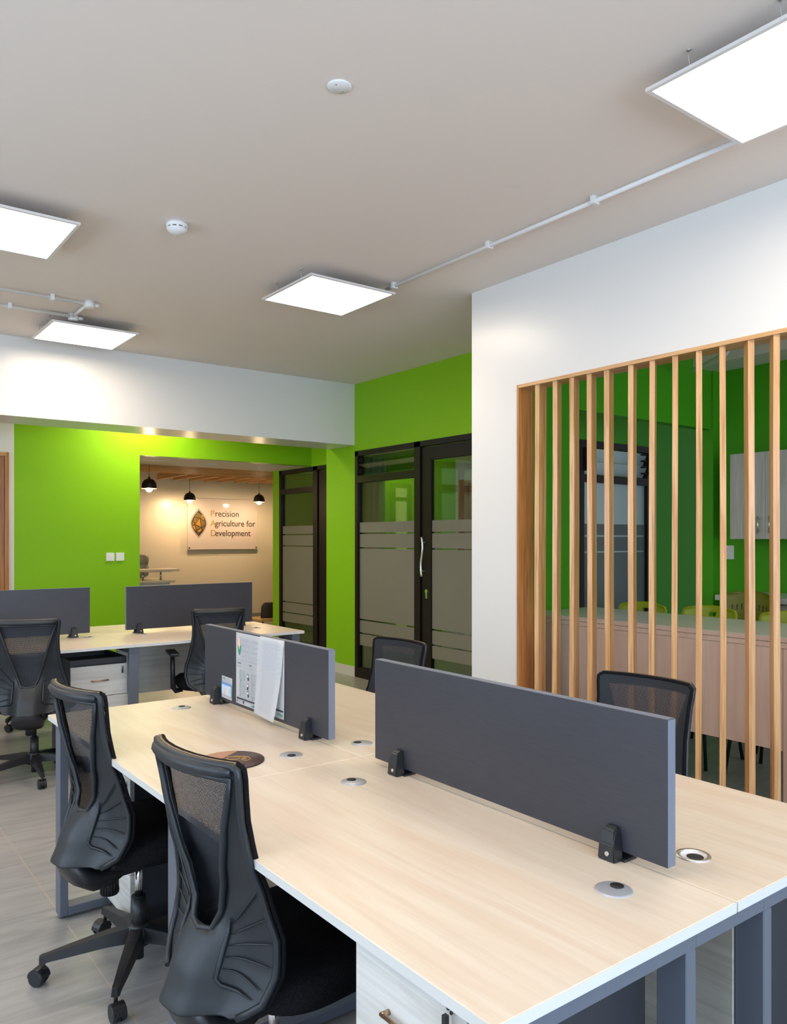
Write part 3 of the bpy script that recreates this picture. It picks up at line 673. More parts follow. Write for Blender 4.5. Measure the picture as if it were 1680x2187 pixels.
# ================================================================ TASK CHAIR
def lerp(tab, z):
    for (a, va), (b, vb) in zip(tab, tab[1:]):
        if z <= b: 
            s = min(max((z-a)/(b-a), 0), 1); s2 = s*s*(3-2*s)*.5+s*.5; return va+(vb-va)*s2
    return tab[-1][1]
WT = [(.415, .12), (.425, .155), (.455, .192), (.50, .206), (.56, .204), (.64, .182), (.72, .166), (.80, .160), (.88, .164), (.935, .171), (.95, .168)]
PT = [(.415, .025), (.46, .045), (.52, .062), (.58, .066), (.66, .055), (.74, .032), (.84, .010), (.95, -.012)]
def backx(u, z):
    return lerp(PT, z) + .055*(abs(u)/.2)**2.2*(.55+.45*min(max((z-.42)/.5, 0), 1))
VZ0, VZ1 = .572, .918
def task_chair(label, loc, rz, arms=False):
    """local +X is forward; origin under the gas column"""
    t = thing('task_chair', label, 'chair', loc, rz, 'task chairs')
    OFF = -.235
    def SX(u, z):
        w = lerp(WT, z); vi = .043 + (.151-.043)*min(max((z-VZ0)/(VZ1-VZ0), 0), 1); vi = min(vi, w*.93)
        x = backx(u, z); k = min(max((.63-z)/.14, 0), 1); k = k*k*(3-2*k); x -= .066*k*math.exp(-(abs(u)/.085)**4)
        q = (abs(u)-vi)/(w-vi+1e-6)
        if q > 0: x += .007*math.sin(PI*min(q, 1))
        return OFF+x
    # --- plastic back shell with V window
    bm = NB(); rows = []
    zs = [.415, .418, .425, .44, .46, .48, .50, .52, .54, .555, VZ0] + [VZ0+(VZ1-VZ0)*i/14 for i in range(1, 15)] + [.925, .935, .944, .95]
    NC, NW_ = 5, 9
    for z in zs:
        w = lerp(WT, z); vi = .043 + (.151-.043)*min(max((z-VZ0)/(VZ1-VZ0), 0), 1); vi = min(vi, w*.93)
        us = [vi*i/NC for i in range(NC+1)] + [vi+(w-vi)*(i/NW_) for i in range(1, NW_+1)]
        us = [-u for u in us[:0:-1]] + us; R = []
        for u in us:
            x = backx(u, z)
            k = min(max((.63-z)/.14, 0), 1); k = k*k*(3-2*k); x -= .066*k*math.exp(-(abs(u)/.085)**4)     # central boss
            s = (abs(u)-vi)/(w-vi+1e-6)                                           # scooped wing between rims
            if s > 0 and z < VZ1 + .01: x += .007*math.sin(PI*min(max(s, 0), 1))*min(1, (VZ1-z)*12+.2)
            if z > VZ1: x -= .004
            R.append(bm.verts.new((OFF+x, u, z)))
        rows.append(R)
    nc = len(rows[0])
    for i in range(len(rows)-1):
        inV = VZ0-1e-6 <= zs[i] < VZ1-1e-6
        for j in range(nc-1):
            if inV and NW_ <= j < NW_+2*NC: continue
            f = bm.faces.new([rows[i][j], rows[i][j+1], rows[i+1][j+1], rows[i+1][j]]); f.smooth = True
    bmesh.ops.recalc_face_normals(bm, faces=bm.faces)
    g = bmesh.ops.solidify(bm, geom=list(bm.faces), thickness=.006)
    def P(u, z, dx=0): return (OFF+backx(u, z)+dx, u, z)
    # rims: V opening and outer outline
    V = [P(-(.043+.108*s), VZ0+(VZ1-VZ0)*s, -.005) for s in [i/10 for i in range(10, -1, -1)]]
    V[-1] = P(-.038, VZ0-.004, -.020)
    V += [P(0, VZ0-.010, -.028)] + [(a, -b, c) for a, b, c in V[::-1]]
    tube(bm, V + [P(u, VZ1+.004, -.006) for u in (.105, .055, 0, -.055, -.105)], .0075, 8, True)
    out = [P(lerp(WT, z)-.002, z, -.001) for z in (.422, .435, .455, .48, .51, .54, .58, .63, .68, .73, .78, .83, .88, .92, .94)]
    topc = [P(u, .948, -.001) for u in (.157, .13, .09, .045, 0, -.045, -.09, -.13, -.157)]
    out = out + topc + [(a, -b, c) for a, b, c in out[::-1]]
    tube(bm, out, .0085, 8)
    # thick top band
    tube(bm, [P(u, .936, -.006) for u in (.160, .13, .09, .045, 0, -.045, -.09, -.13, -.160)], [.008, .013, .014, .014, .014, .014, .014, .013, .008], 10)
    # fan ribs on both wings
    for s in (-1, 1):
        for k, (ue, ze) in enumerate(((.165, .68), (.180, .622), (.192, .572), (.190, .525), (.176, .480))):
            us_, zs_ = .088, .590-.022*k
            pts = []
            for i in range(7):
                q = i/6; u = us_+(ue-us_)*q; z = zs_+(ze-zs_)*q; pts.append((SX(u, z)-.0062, s*u, z))
            tube(bm, pts, [.001, .0022, .0024, .0024, .0024, .0022, .0008], 6)
        pts = [(SX(.082, z)-.006, s*.082, z) for z in (.60, .57, .54, .51, .485)] + [(SX(u, z)-.006, s*u, z) for u, z in ((.090, .472), (.12, .464), (.16, .458))]
        tube(bm, pts, [.002, .005, .006, .006, .006, .005, .004, .001], 8)
    obj('backrest_frame', bm, 'plastic', t)
    # --- tan piping on the top edge
    bm = NB(); tube(bm, [P(u, .9515+.001, .006) for u in (.160, .13, .09, .045, 0, -.045, -.09, -.13, -.160)], .0042, 6); obj('edge_piping', bm, 'tan', t)
    # --- net stretched over the front
    bm = NB(); uvl = bm.loops.layers.uv.new('UVMap'); rows = []
    for i in range(27):
        z = .420+(.952-.420)*i/26; w = lerp(WT, min(z, .95))+.001; R = []
        for j in range(25):
            u = w*(-1+2*j/24); R.append(bm.verts.new((OFF+backx(u, z)+.016+.032*(1-(u/w)**2)*math.exp(-((z-.60)/.17)**2), u, z)))
        rows.append(R)
    for i in range(26):
        for j in range(24):
            f = bm.faces.new([rows[i][j], rows[i][j+1], rows[i+1][j+1], rows[i+1][j]]); f.smooth = True
            for l in f.loops: l[uvl].uv = (l.vert.co.y, l.vert.co.z)
    obj('backrest_net', bm, 'net', t)
    # fabric hem around the net
    bm = NB(); hem = [(OFF+backx(lerp(WT, z), z)+.013, lerp(WT, z)+.001, z) for z in (.422, .435, .455, .48, .51, .54, .58, .63, .68, .73, .78, .83, .88, .92, .94)]
    hem = hem + [(OFF+backx(u, .951)+.013, u, .951) for u in (.157, .13, .09, .045, 0, -.045, -.09, -.13, -.157)] + [(a, -b, c) for a, b, c in hem[::-1]]
    tube(bm, hem, .006, 8); obj('net_hem', bm, 'fabric', t)
    # --- seat cushion
    bm = NB(); prof = [(0, .402), (.80, .402), (.97, .412), (1.0, .435), (.985, .462), (.90, .478), (.6, .484), (0, .486)]; seg = 40; R = []
    for r, z in prof:
        if r == 0: R.append([bm.verts.new((.065, 0, z))]); continue
        ring_ = []
        for i in range(seg):
            a = 2*PI*i/seg; cx, sy = math.cos(a), math.sin(a)
            ex = .222*abs(cx)**.55*(1 if cx > 0 else -1); ey = .235*abs(sy)**.55*(1 if sy > 0 else -1)
            dz = -.022*max(0, (ex*r-.16)/.085)
            ring_.append(bm.verts.new((.065+ex*r, ey*r, z+dz)))
        R.append(ring_)
    for A, B in zip(R, R[1:]):
        for i in range(seg):
            j = (i+1) % seg
            if len(A) == 1: f = bm.faces.new([A[0], B[j], B[i]])
            elif len(B) == 1: f = bm.faces.new([A[i], A[j], B[0]])
            else: f = bm.faces.new([A[i], A[j], B[j], B[i]])
            f.smooth = True
    obj('seat', bm, 'fabric', t)
    # --- mechanism and back bracket
    bm = NB(); bbox(bm, (-.13, -.075, .345), (.10, .075, .402), .012)
    path = [(-.215, .460, .030, .008), (-.228, .440, .048, .018), (-.232, .412, .068, .028), (-.212, .376, .086, .034), (-.175, .354, .085, .036), (-.13, .352, .080, .034), (-.09, .365, .075, .03)]
    prev = None
    for i, (x, z, hw_, th) in enumerate(path):
        q0 = path[max(i-1, 0)]; q1 = path[min(i+1, len(path)-1)]; tx, tz = q1[0]-q0[0], q1[1]-q0[1]; l = math.hypot(tx, tz); nx, nz = -tz/l, tx/l
        Rr = []
        for k in range(16):
            c_, s_ = math.cos(2*PI*k/16), math.sin(2*PI*k/16)
            e1 = hw_*abs(c_)**.6*(1 if c_ > 0 else -1); e2 = th*abs(s_)**.6*(1 if s_ > 0 else -1)
            Rr.append(bm.verts.new((x+nx*e2, e1, z+nz*e2)))
        if prev: bridge(bm, prev, Rr)
        else: bm.faces.new(Rr[::-1])
        prev = Rr
    bm.faces.new(prev)
    obj('tilt_mechanism', bm, 'black', t)
    bm = NB(); cyl(bm, (-.10, 0, .272), (-.10, 0, .345), .027, .024, 18)
    for k in range(18):
        a = 2*PI*k/18; cyl(bm, (-.10+.027*math.cos(a), .027*math.sin(a), .275), (-.10+.026*math.cos(a), .026*math.sin(a), .33), .0025, seg=6)
    obj('tension_knob', bm, 'black', t)
    bm = NB(); cyl(bm, (0, 0, .22), (0, 0, .35), .0135, seg=18); obj('gas_cylinder', bm, 'chrome', t)
    bm = NB(); cyl(bm, (0, 0, .03), (0, 0, .10), .017); cyl(bm, (0, 0, .10), (0, 0, .235), .025, .023, 20); lathe(bm, [(.0, .075), (.040, .080), (.043, .10), (.036, .142), (.026, .150), (0, .150)], seg=24); obj('base_hub', bm, 'black', t)
    for k in range(5):
        a = 2*PI*k/5 + SPIN; ca, sa = math.cos(a), math.sin(a); bm = NB(); prev = None
        for r, w, za, zb in ((.02, .026, .092, .140), (.10, .024, .092, .132), (.20, .019, .083, .113), (.275, .014, .076, .098), (.292, .013, .070, .096), (.300, .010, .070, .092)):
            Rr = [bm.verts.new((r*ca-y*sa, r*sa+y*ca, z)) for y, z in ((-w, za), (w, za), (w*.72, zb), (-w*.72, zb))]
            if prev: bridge(bm, prev, Rr, False)
            else: bm.faces.new(Rr[::-1])
            prev = Rr
        bm.faces.new(prev); obj('leg', bm, 'black', t)
        cx, cy = .288*ca, .288*sa; sw = CAST[k]; d = Vector((math.cos(sw), math.sin(sw), 0)); n = Vector((-d.y, d.x, 0)); wc = Vector((cx, cy, .026)) + d*.016
        bm = NB(); cyl(bm, (cx, cy, .045), (cx, cy, .078), .006, seg=10)
        # hood: arch over the wheels
        prevr = None
        for i in range(9):
            a2 = PI*.02 + PI*.98*i/8; p = wc + d*(-.029*math.cos(a2)) + Vector((0, 0, .029*math.sin(a2)))
            Rr = [bm.verts.new(p+n*.019), bm.verts.new(p-n*.019), bm.verts.new(wc+(p-wc)*.84-n*.019), bm.verts.new(wc+(p-wc)*.84+n*.019)]
            if prevr: bridge(bm, prevr, Rr, False)
            else: bm.faces.new(Rr[::-1])
            prevr = Rr
        bm.faces.new(prevr); cyl(bm, wc-n*.004, wc+n*.004, .024, seg=16)
        cs = obj('caster', bm, 'black', t)
        bm = NB()
        for s in (-1, 1): cyl(bm, wc+n*(s*.006), wc+n*(s*.021), .026, .0235 if s else .026, 24)
        obj('wheel', bm, 'plastic', cs)
    if arms:
        for s in (-1, 1):
            bm = NB(); tube(bm, [(.02, s*.20, .40), (.02, s*.245, .392), (.015, s*.262, .42), (.01, s*.265, .50), (.005, s*.268, .64)], [.016, .017, .018, .016, .015], 10)
            ar = obj('armrest', bm, 'black', t)
            bm = NB(); bbox(bm, (-.11, s*.268-.032, .64), (.12, s*.268+.032, .662), .010, 3); obj('arm_pad', bm, 'black', ar)
    return t
SPIN = math.radians(22); CAST = [3.4, 2.1, 4.6, .4, 5.6]
# world yaw: chair forward direction; hub = back centre + .235*fwd
def chair_at(bx, by, deg):
    a = math.radians(deg); return (bx+.235*math.cos(a), by+.235*math.sin(a), 0), a
loc, a = chair_at(.666, 2.555, 8)
SPIN = math.radians(94-8); chair0 = task_chair('black mesh task chair on the left of the near bench, by its end frame', loc, a)
loc, a = chair_at(.664, 1.630, 7)
dup(chair0, loc, a, 'black mesh task chair nearest the camera, its back showing large before the desk edge')
loc, a = chair_at(2.20, 2.83, 183); dup(chair0, loc, a, 'black mesh task chair behind the gap between the two near screens')
loc, a = chair_at(2.262, 1.583, 184); dup(chair0, loc, a, 'black mesh task chair before the wooden slats, behind the large screen')
loc, a = chair_at(1.03, 4.81, 67); SPIN = math.radians(50-67); task_chair('black mesh task chair seen from behind at the left edge', loc, a)
loc, a = chair_at(1.36, 6.75, -75); dup(chair0, loc, a, 'task chair behind the far left desk, only its wheeled base showing below')
loc, a = chair_at(2.20, 4.80, 76); task_chair('black mesh task chair with armrests at the far right desk', loc, a, True)

# ================================================================ THINGS ON DESKS AND SCREENS
FX = CX - .0125          # face of the near screens (faces -X)
def paper_frame(y, z, dx, tilt=0):
    # text plane: local x -> -Y (reads left to right seen from -X), local y -> +Z
    return Matrix.Translation((FX-dx, y, z)) @ Matrix(((0, 0, -1, 0), (-1, 0, 0, 0), (0, 1, 0, 0), (0, 0, 0, 1))) @ Matrix.Rotation(tilt, 4, 'Z')
def sheet(bm, w, h, mtx, curl=0, n=12, th=.0005, shear=0):
    rows = []
    for i in range(n+1):
        s = i/n; rows.append([bm.verts.new(mtx @ Vector((w*u+shear*s, -h*s, .001+curl*s*s*(.25+.75*u)))) for u in (0, .25, .5, .75, 1)])
    for A, B in zip(rows, rows[1:]):
        for j in range(4):
            f = bm.faces.new([A[j], A[j+1], B[j+1], B[j]]); f.smooth = True
    bmesh.ops.solidify(bm, geom=list(bm.faces), thickness=th)
def bars(bm, items, mtx, z=.0022):
    for x0, y0, x1, y1 in items: box(bm, (x0, y0, z), (x1, y1, z+.0003), mtx)
# poster sheet
PM = paper_frame(2.797, 1.052, 0)
t = thing('printed_sheet', 'white printed poster with speech bubbles and phones, left on the screen', 'paper', (0, 0, 0))
bm = NB(); sheet(bm, .21, .272, PM, .001); obj('page', bm, 'paper', t)
TZ = Matrix.Translation((0, 0, .0022))
def ptext(s, x, y, size, m='inkgrey', sx=1): text('lettering', s, size, m, PM @ Matrix.Translation((x, y, .0024)), t, .0001, sx=sx)
ptext('Text FARM or SHAMBA to', .050, -.030, .0135); ptext('40130 to learn more about', .050, -.050, .0135); ptext('Fall Armyworm (FAW) and', .050, -.070, .0135); ptext('better farming practices!', .050, -.090, .0135)
bm = NB(); prism(bm, [(.030+.010*math.cos(q)*(1-.25*math.sin(q)), -.045+.030*math.sin(q)) for q in [2*PI*i/20 for i in range(20)]], .0004, PM@TZ); obj('corn_drawing', bm, 'peach', t)
bm = NB(); prism(bm, [(.018, -.050), (.022, -.048), (.030, -.066), (.038, -.048), (.042, -.050), (.039, -.072), (.030, -.086), (.021, -.072)], .0007, PM@TZ); obj('husk_drawing', bm, 'inkgreen', t)
bm = NB(); bars(bm, [(.012+.0045*k, -.103, .0145+.0045*k, -.1018) for k in range(40)], PM); obj('dotted_line', bm, 'inksage', t)
ptext('SHAMBA', .014, -.118, .008, 'ink'); ptext('to 40130', .014, -.130, .008); ptext('FARM', .112, -.118, .008, 'ink'); ptext('to 40130', .112, -.130, .008)
def bubble(x, y, w, h):
    bm = NB()
    loop = [(x, y), (x+w, y), (x+w, y-h), (x+w*.35, y-h), (x+.002, y-h-.012), (x+.006, y-h), (x, y-h+.002)]
    pts = [PM @ Vector((a, b, .0024)) for a, b in loop]; tube(bm, pts, .0006, 5, True)
    bars(bm, [(x+.006, y-.008-.007*i, x+w-.006, y-.0088-.007*i) for i in range(5)], PM); obj('speech_bubble', bm, 'inksage', t)
for x, y in ((.035, -.142), (.132, -.146), (.035, -.192), (.132, -.197)): bubble(x, y, .038, .036)
for x, y, a in ((.094, -.152, .3), (.097, -.185, -.15), (.094, -.215, .3)):
    bm = NB(); mt = PM @ Matrix.Translation((x, y, 0)) @ Matrix.Rotation(a, 4, 'Z')
    bars(bm, [(0, 0, .010, -.024)], mt, .0022); o = obj('phone_drawing', bm, 'ink', t)
    bm = NB(); bars(bm, [(.0015, -.003, .0085, -.012)], mt, .0026); obj('phone_screen', bm, 'paper', o)
bm = NB(); bars(bm, [(.020, -.2365-.005*i, .085, -.2373-.005*i) for i in range(3)] + [(.125, -.2465-.004*i, .185, -.2472-.004*i) for i in range(2)], PM); obj('small_print', bm, 'inkgrey', t)
bm = NB(); bars(bm, [(.008, -.2535, .205, -.2475)], PM, .0024); obj('black_bar', bm, 'ink', t)
bm = NB(); bars(bm, [(.010, -.268, .0125, -.257), (.06, -.266, .070, -.263), (.062, -.263, .068, -.260), (.06, -.260, .070, -.257)], PM); obj('partner_marks', bm, 'ink', t)
bm = NB(); bars(bm, [(.135, -.268, .139, -.259), (.143, -.268, .165, -.259)], PM); obj('partner_logo', bm, 'inkgreen', t)
# second sheet, curling, in front of a third
PM2 = paper_frame(2.598, 1.056, .0002)
t = thing('printed_sheet', 'blank-backed white poster half hidden under the hanging typed page', 'paper')
bm = NB(); sheet(bm, .180, .275, PM2, .002); obj('page', bm, 'paper', t)
bm = NB(); bars(bm, [(.115, -.250, .176, -.244)], PM2, .0040); obj('black_bar', bm, 'ink', t)
bm = NB(); bars(bm, [(.135, -.262, .174, -.259), (.150, -.266, .17, -.264)], PM2, .0040); obj('partner_logo', bm, 'inkgreen', t)
PM3 = paper_frame(2.608, 1.053, .0030, -.0)
t = thing('printed_sheet', 'white typed page hanging loose, curling off the screen', 'paper')
bm = NB(); sheet(bm, .188, .282, PM3, .028, 16, shear=-.022); pg = obj('page', bm, 'paper', t)
bm = NB(); rr = random.Random(3)
for i in range(15):
    y = -.026-.0062*i; x0 = .025+(.01 if i > 1 else 0); x1 = .168 - rr.random()*.06*(i % 3 == 1)
    if i in (1,): x1 = .08
    box(bm, (x0, y-.0009, .0024+.028*(y/.292)**2*.9), (x1, y, .0027+.028*(y/.292)**2*.9), PM3)
obj('typed_text', bm, 'inkfaint', t)
# sticker card
PM4 = paper_frame(2.925, .868, 0, -.02)
t = thing('sticker_card', 'small blue picture card stuck low on the papered screen', 'card')
bm = NB(); sheet(bm, .094, .086, PM4, .0006); obj('card', bm, 'paper', t)
bm = NB(); bars(bm, [(.002, -.072, .092, -.034)], PM4); obj('sky_picture', bm, 'sky', t)
bm = NB(); bars(bm, [(.002, -.034, .092, -.024)], PM4); obj('title_band', bm, 'blue', t)
bm = NB(); prism(bm, [(.030, -.036), (.038, -.045), (.041, -.058), (.044, -.070), (.022, -.072), (.026, -.052)], .0005, PM4@Matrix.Translation((0, 0, .0024))); obj('figure_picture', bm, 'peach', t)
bm = NB(); prism(bm, [(.075, -.043), (.082, -.047), (.074, -.062), (.066, -.068), (.068, -.058)], .0005, PM4@Matrix.Translation((0, 0, .0024))); obj('bird_picture', bm, 'inkgrey', t)
bm = NB(); bars(bm, [(.085, -.078, .092, -.030)], PM4, .0027); obj('green_edge', bm, 'inksage', t)
bm = NB(); tube(bm, [PM4 @ Vector((.022+.008*math.cos(q), -.012+.006*math.sin(q), .0024)) for q in [PI*i/8 for i in range(9)]], .0008, 5); obj('round_mark', bm, 'inkgreen', t)
# round mat
t = thing('round_mat', 'round dark brown mat with a gold emblem on the near desk', 'mat', (1.030, 2.165, .75), 0)
bm = NB(); lathe(bm, [(0, 0), (.097, 0), (.097, .004), (0, .004)], seg=48); obj('base', bm, 'black', t)
bm = NB(); lathe(bm, [(0, .0045), (.0965, .0045), (.0965, .004)], seg=48); obj('top', bm, 'matbrown', t)
A0 = math.radians(14)
# wood-coloured print on the far side
bm = NB(); ch = [(.0965*math.cos(q), .0965*math.sin(q)) for q in [A0+math.radians(38)+ (math.radians(142))*i/16 for i in range(17)]]; prism(bm, ch, .0004, Matrix.Translation((0, 0, .0045))); obj('wood_print', bm, 'mattan', t)
bm = NB()
for pts in ([(-.01, .012), (.004, .03), (.026, .022), (.030, .0), (.012, -.012), (-.004, -.004), (-.01, .012)], [(.016, .022), (.034, .014), (.052, -.006), (.048, -.03), (.030, -.04), (.022, -.018)], [(.034, -.004), (.044, -.012)], [(.028, -.012), (.038, -.022)]):
    tube(bm, [(a, b, .0050) for a, b in pts], .0014, 5)
obj('emblem', bm, 'gold', t)
# cables under the nearest desk
bm = NB(); tube(bm, smooth_pts([(1.32, 1.30, .72), (1.22, 1.27, .66), (1.12, 1.25, .45), (1.04, 1.26, .25), (1.02, 1.30, .08), (1.10, 1.45, .008), (1.0, 1.62, .006), (.80, 1.72, .006), (.68, 1.80, .006), (.72, 1.95, .006)]), .0032, 8)
tag(obj('network_cable', bm, 'whitecable'), 'thin white cable hanging down under the foreground desk', 'cable')
bm = NB(); tube(bm, smooth_pts([(1.33, 1.36, .72), (1.24, 1.36, .6), (1.14, 1.34, .42), (1.10, 1.36, .2), (1.12, 1.42, .01), (1.2, 1.5, .008)]), .0042, 8); cyl(bm, (1.165, 1.345, .47), (1.14, 1.34, .42), .010)
tag(obj('power_cable', bm, 'black'), 'thick black power cable hanging beside the white cable', 'cable')

# ================================================================ WALL SWITCHES
def switch(label, loc, rz, w=.086, h=.086):
    t = thing('wall_switch', label, 'switch', loc, rz)
    bm = NB(); bbox(bm, (-w/2, -.010, -h/2), (w/2, 0, h/2), .004); obj('plate', bm, 'switch', t)
    bm = NB(); cyl(bm, (0, -.0125, 0), (0, -.010, 0), .006, seg=14); obj('button', bm, 'switch', t)
switch('white square outlet plate on the green wall, left one of the pair', (2.632, 8.45, 1.223), 0)
switch('white square outlet plate on the green wall, right one of the pair, by the opening', (2.735, 8.45, 1.223), 0)
switch('tall white switch on the green kitchen wall left of the wall cabinet', (6.20, 3.56, 1.30), -PI/2, .07, .115)

# ================================================================ KITCHEN
t = thing('bar_counter', 'long pink-beige bar counter behind the wooden slats', 'counter', (0, 0, 0))
bm = NB(); bbox(bm, (3.87, .2, .900), (4.53, 3.66, .926), .001, 1); obj('counter_top', bm, 'counter_top', t)
bm = NB(); box(bm, (3.868, .2, .901), (3.870, 3.66, .925)); box(bm, (3.8705, .2, .872), (3.90, 3.66, .898)); obj('edge_strip', bm, 'counter', t)
bm = NB(); bbox(bm, (3.872, 1.95, .365), (3.892, 3.66, .870), .001, 1); obj('front_panel', bm, 'counter', t)
bm = NB(); bbox(bm, (3.869, .9, 0), (3.892, 1.946, .870), .001, 1); obj('support_panel', bm, 'counter', t)
def stool(label, loc, rz, m='lime', top=.965, slots=False, seat=.66, w=.20):
    """bar stool, local +X forward, back at -X"""
    t = thing('bar_stool', label, 'stool', loc, rz, 'bar stools in the kitchen')
    # seat shell flowing into a back with a hand hole
    bm = NB(); prof = [(.19, seat-.02), (.17, seat), (.05, seat-.005), (-.08, seat), (-.15, seat+.025), (-.19, seat+.09), (-.205, seat+.17), (-.215, top-.07), (-.222, top-.045), (-.226, top-.02), (-.23, top)]
    nU = 16; rows = []
    for i, (x, z) in enumerate(prof):
        ww = w if i < 6 else w*(1-.0*(i-5)); 
        if i == len(prof)-1: ww = w*.72
        elif i == len(prof)-2: ww = w*.93
        rows.append([bm.verts.new((x + .05*(abs(-1+2*j/nU))**2*(1 if i > 4 else 0), ww*(-1+2*j/nU), z - (.012*abs(-1+2*j/nU)**3 if i == len(prof)-1 else 0))) for j in range(nU+1)])
    for i in range(len(rows)-1):
        for j in range(nU):
            if i == len(prof)-4 and 7 <= j <= 8: continue
            f = bm.faces.new([rows[i][j], rows[i][j+1], rows[i+1][j+1], rows[i+1][j]]); f.smooth = True
    bmesh.ops.recalc_face_normals(bm, faces=bm.faces); bmesh.ops.solidify(bm, geom=list(bm.faces), thickness=.007)
    obj('seat_shell', bm, m, t)
    if slots:
        bm = NB()
        for q in range(-4, 5):
            yy = q*.032; bm2 = box(bm, (-.2165+.05*(abs(yy)/w)**2, yy-.002, top-.15-.004*abs(q)), (-.2005+.05*(abs(yy)/w)**2, yy+.002, top-.085-.004*abs(q)))
        obj('back_slot', bm, 'void', t)
    legs = [(s1_*.14, s2_*.14, s1_*.21, s2_*.21) for s1_ in (-1, 1) for s2_ in (-1, 1)]
    for a, b, c, d in legs:
        bm = NB(); cyl(bm, (a, b, seat-.02), (c, d, 0), .011, seg=12); obj('leg', bm, 'black', t)
    bm = NB(); q = .14+.07*(seat-.02-.26)/(seat-.02); P4 = [(-q, -q, .26), (q, -q, .26), (q, q, .26), (-q, q, .26)]
    tube(bm, P4, .008, 8, True); obj('footrest', bm, 'black', t)
    return t
stool('lime green bar stool behind the counter, leftmost through the slats', (4.56, 3.37, 0), PI, 'lime', .965).location = (4.60, 3.40, 0)
stool('lime green bar stool behind the counter, middle of the three hand-hole backs', (4.62, 2.90, 0), PI, 'lime', .970)
stool('lime green bar stool behind the counter, at the right edge', (4.62, 2.36, 0), PI, 'lime', .972)
stool('olive green stool with a slotted back, standing before the kitchen worktop', (5.26, 2.98, 0), PI, 'limed', 1.035, True, .70, .19)
stool('olive green stool cut by the right edge, before the kitchen worktop', (5.24, 2.50, 0), PI, 'limed', 1.035, True, .70, .19)
# base units and worktop
t = thing('kitchen_worktop', 'white kitchen worktop below the wall cabinets', 'worktop')
bm = NB(); bbox(bm, (5.60, -1.0, .945), (6.20, 3.34, .985), .003); obj('slab', bm, 'stone', t)
for k in range(2):
    t = thing('base_cabinet', ('grey base cabinet at the left end under the white worktop' if k == 0 else 'grey base cabinet under the white worktop, at the right edge'), 'cabinet', (5.63, 3.30-.8*k, 0), 0, 'kitchen base cabinets')
    bm = NB(); box(bm, (.02, -.79, .09), (.56, 0, .944)); box(bm, (.06, -.79, 0), (.54, 0, .09)); obj('body', bm, 'grey_z', t)
    for j in range(2):
        bm = NB(); bbox(bm, (0, -.393*(j+1)-.002, .10), (.019, -.393*j-.004, .935), .002, 1); d = obj('door', bm, 'grey_z', t)
        bm = NB(); yy = -.393+(.03 if j == 0 else -.035); tube(bm, [(-.022, yy, .72), (-.022, yy, .88)], .005, 8); obj('handle', bm, 'steel', d)
for k in range(2):
    y0 = 3.391-.90*k
    t = thing('wall_cabinet', ['grey wood wall cabinet with long bar handles above the kitchen worktop', 'grey wood wall cabinet right of the first, cut by the right edge', 'third grey wood wall cabinet out of view to the right', 'fourth grey wood wall cabinet out of view to the right'][k], 'cabinet', (5.90, y0, 1.41), 0, 'kitchen wall cabinets')
    bm = NB(); box(bm, (.02, -.90, 0), (.30, 0, .672)); obj('body', bm, 'grey_z', t)
    ws = (.285, .575) if k == 0 else (.45, .45)
    y = 0
    for j, w in enumerate((.287, .287) if k == 0 else (.45, .45)):
        bm = NB(); bbox(bm, (0, y-w+.001, .001), (.019, y-.001, .671), .002, 1); d = obj('door', bm, 'grey_z', t)
        yy = y-w+.045 if j == 0 else y-.045
        bm = NB(); tube(bm, [(-.028, yy, .045), (-.028, yy, .175)], .006, 10); cyl(bm, (-.028, yy, .065), (0, yy, .065), .004); cyl(bm, (-.028, yy, .155), (0, yy, .155), .004); obj('handle', bm, 'steel', d)
        y -= w
    if k == 0:
        bm = NB(); bbox(bm, (0, -.899, .001), (.019, -.576, .671), .002, 1); obj('door', bm, 'grey_z', t)
bm = NB(); tube(bm, smooth_pts([(5.2, 3.0, 2.98), (5.2, 3.0, 2.78), (5.22, 3.03, 2.73), (5.27, 3.10, 2.715), (5.50, 3.42, 2.715), (5.52, 3.45, 2.715)]), .022, 12)
pp = tag(obj('kitchen_pipe', bm, 'conduit'), 'bent white pipe below the kitchen ceiling seen through the slats', 'pipe')

# ================================================================ LOBBY
t = thing('slat_ceiling', 'wooden slat ceiling hanging over the lobby', 'ceiling slats', (0, 0, 0))
for k in range(9):
    y = 9.62+.17*k; bm = NB(); bbox(bm, (1.6, y, 2.36), (7.9, y+.035, 2.46), .002, 1); obj('slat', bm, 'pine_x', t)
for k in range(14):
    x = 4.50+.262*k; bm = NB(); bbox(bm, (x, 11.0, 2.345), (x+.035, 12.12, 2.445), .002, 1); obj('slat', bm, 'pine_y', t)
def pendant(x, y, z, label):
    t = thing('pendant_lamp', label, 'lamp', (x, y, z), 0, 'lobby pendant lamps')
    bm = NB(); lathe(bm, [(.095, 0), (.094, .035), (.085, .075), (.062, .108), (.030, .126), (.012, .130), (.012, .150), (0, .150)]); obj('lamp_shade', bm, 'shade', t)
    bm = NB(); lathe(bm, [(.093, .001), (.090, .035), (.080, .073), (.055, .104), (0, .122)]); obj('shade_lining', bm, 'shadein', t)
    bm = NB(); lathe(bm, [(0, -.042), (.020, -.038), (.036, -.022), (.043, .0), (.038, .022), (.022, .040), (.014, .06), (0, .06)], seg=20); obj('bulb', bm, 'bulb', t)
    bm = NB(); cyl(bm, (0, 0, .15), (0, 0, 3.0-z), .003, seg=8); obj('cord', bm, 'shade', t)
pendant(3.58, 9.82+.1, 2.055, 'black dome pendant lamp nearest, at the left of the lobby opening')
pendant(5.05, 12.15, 2.035, 'black dome pendant lamp over the left corner of the sign')
pendant(6.20, 11.97, 2.035, 'black dome pendant lamp over the right side of the sign')
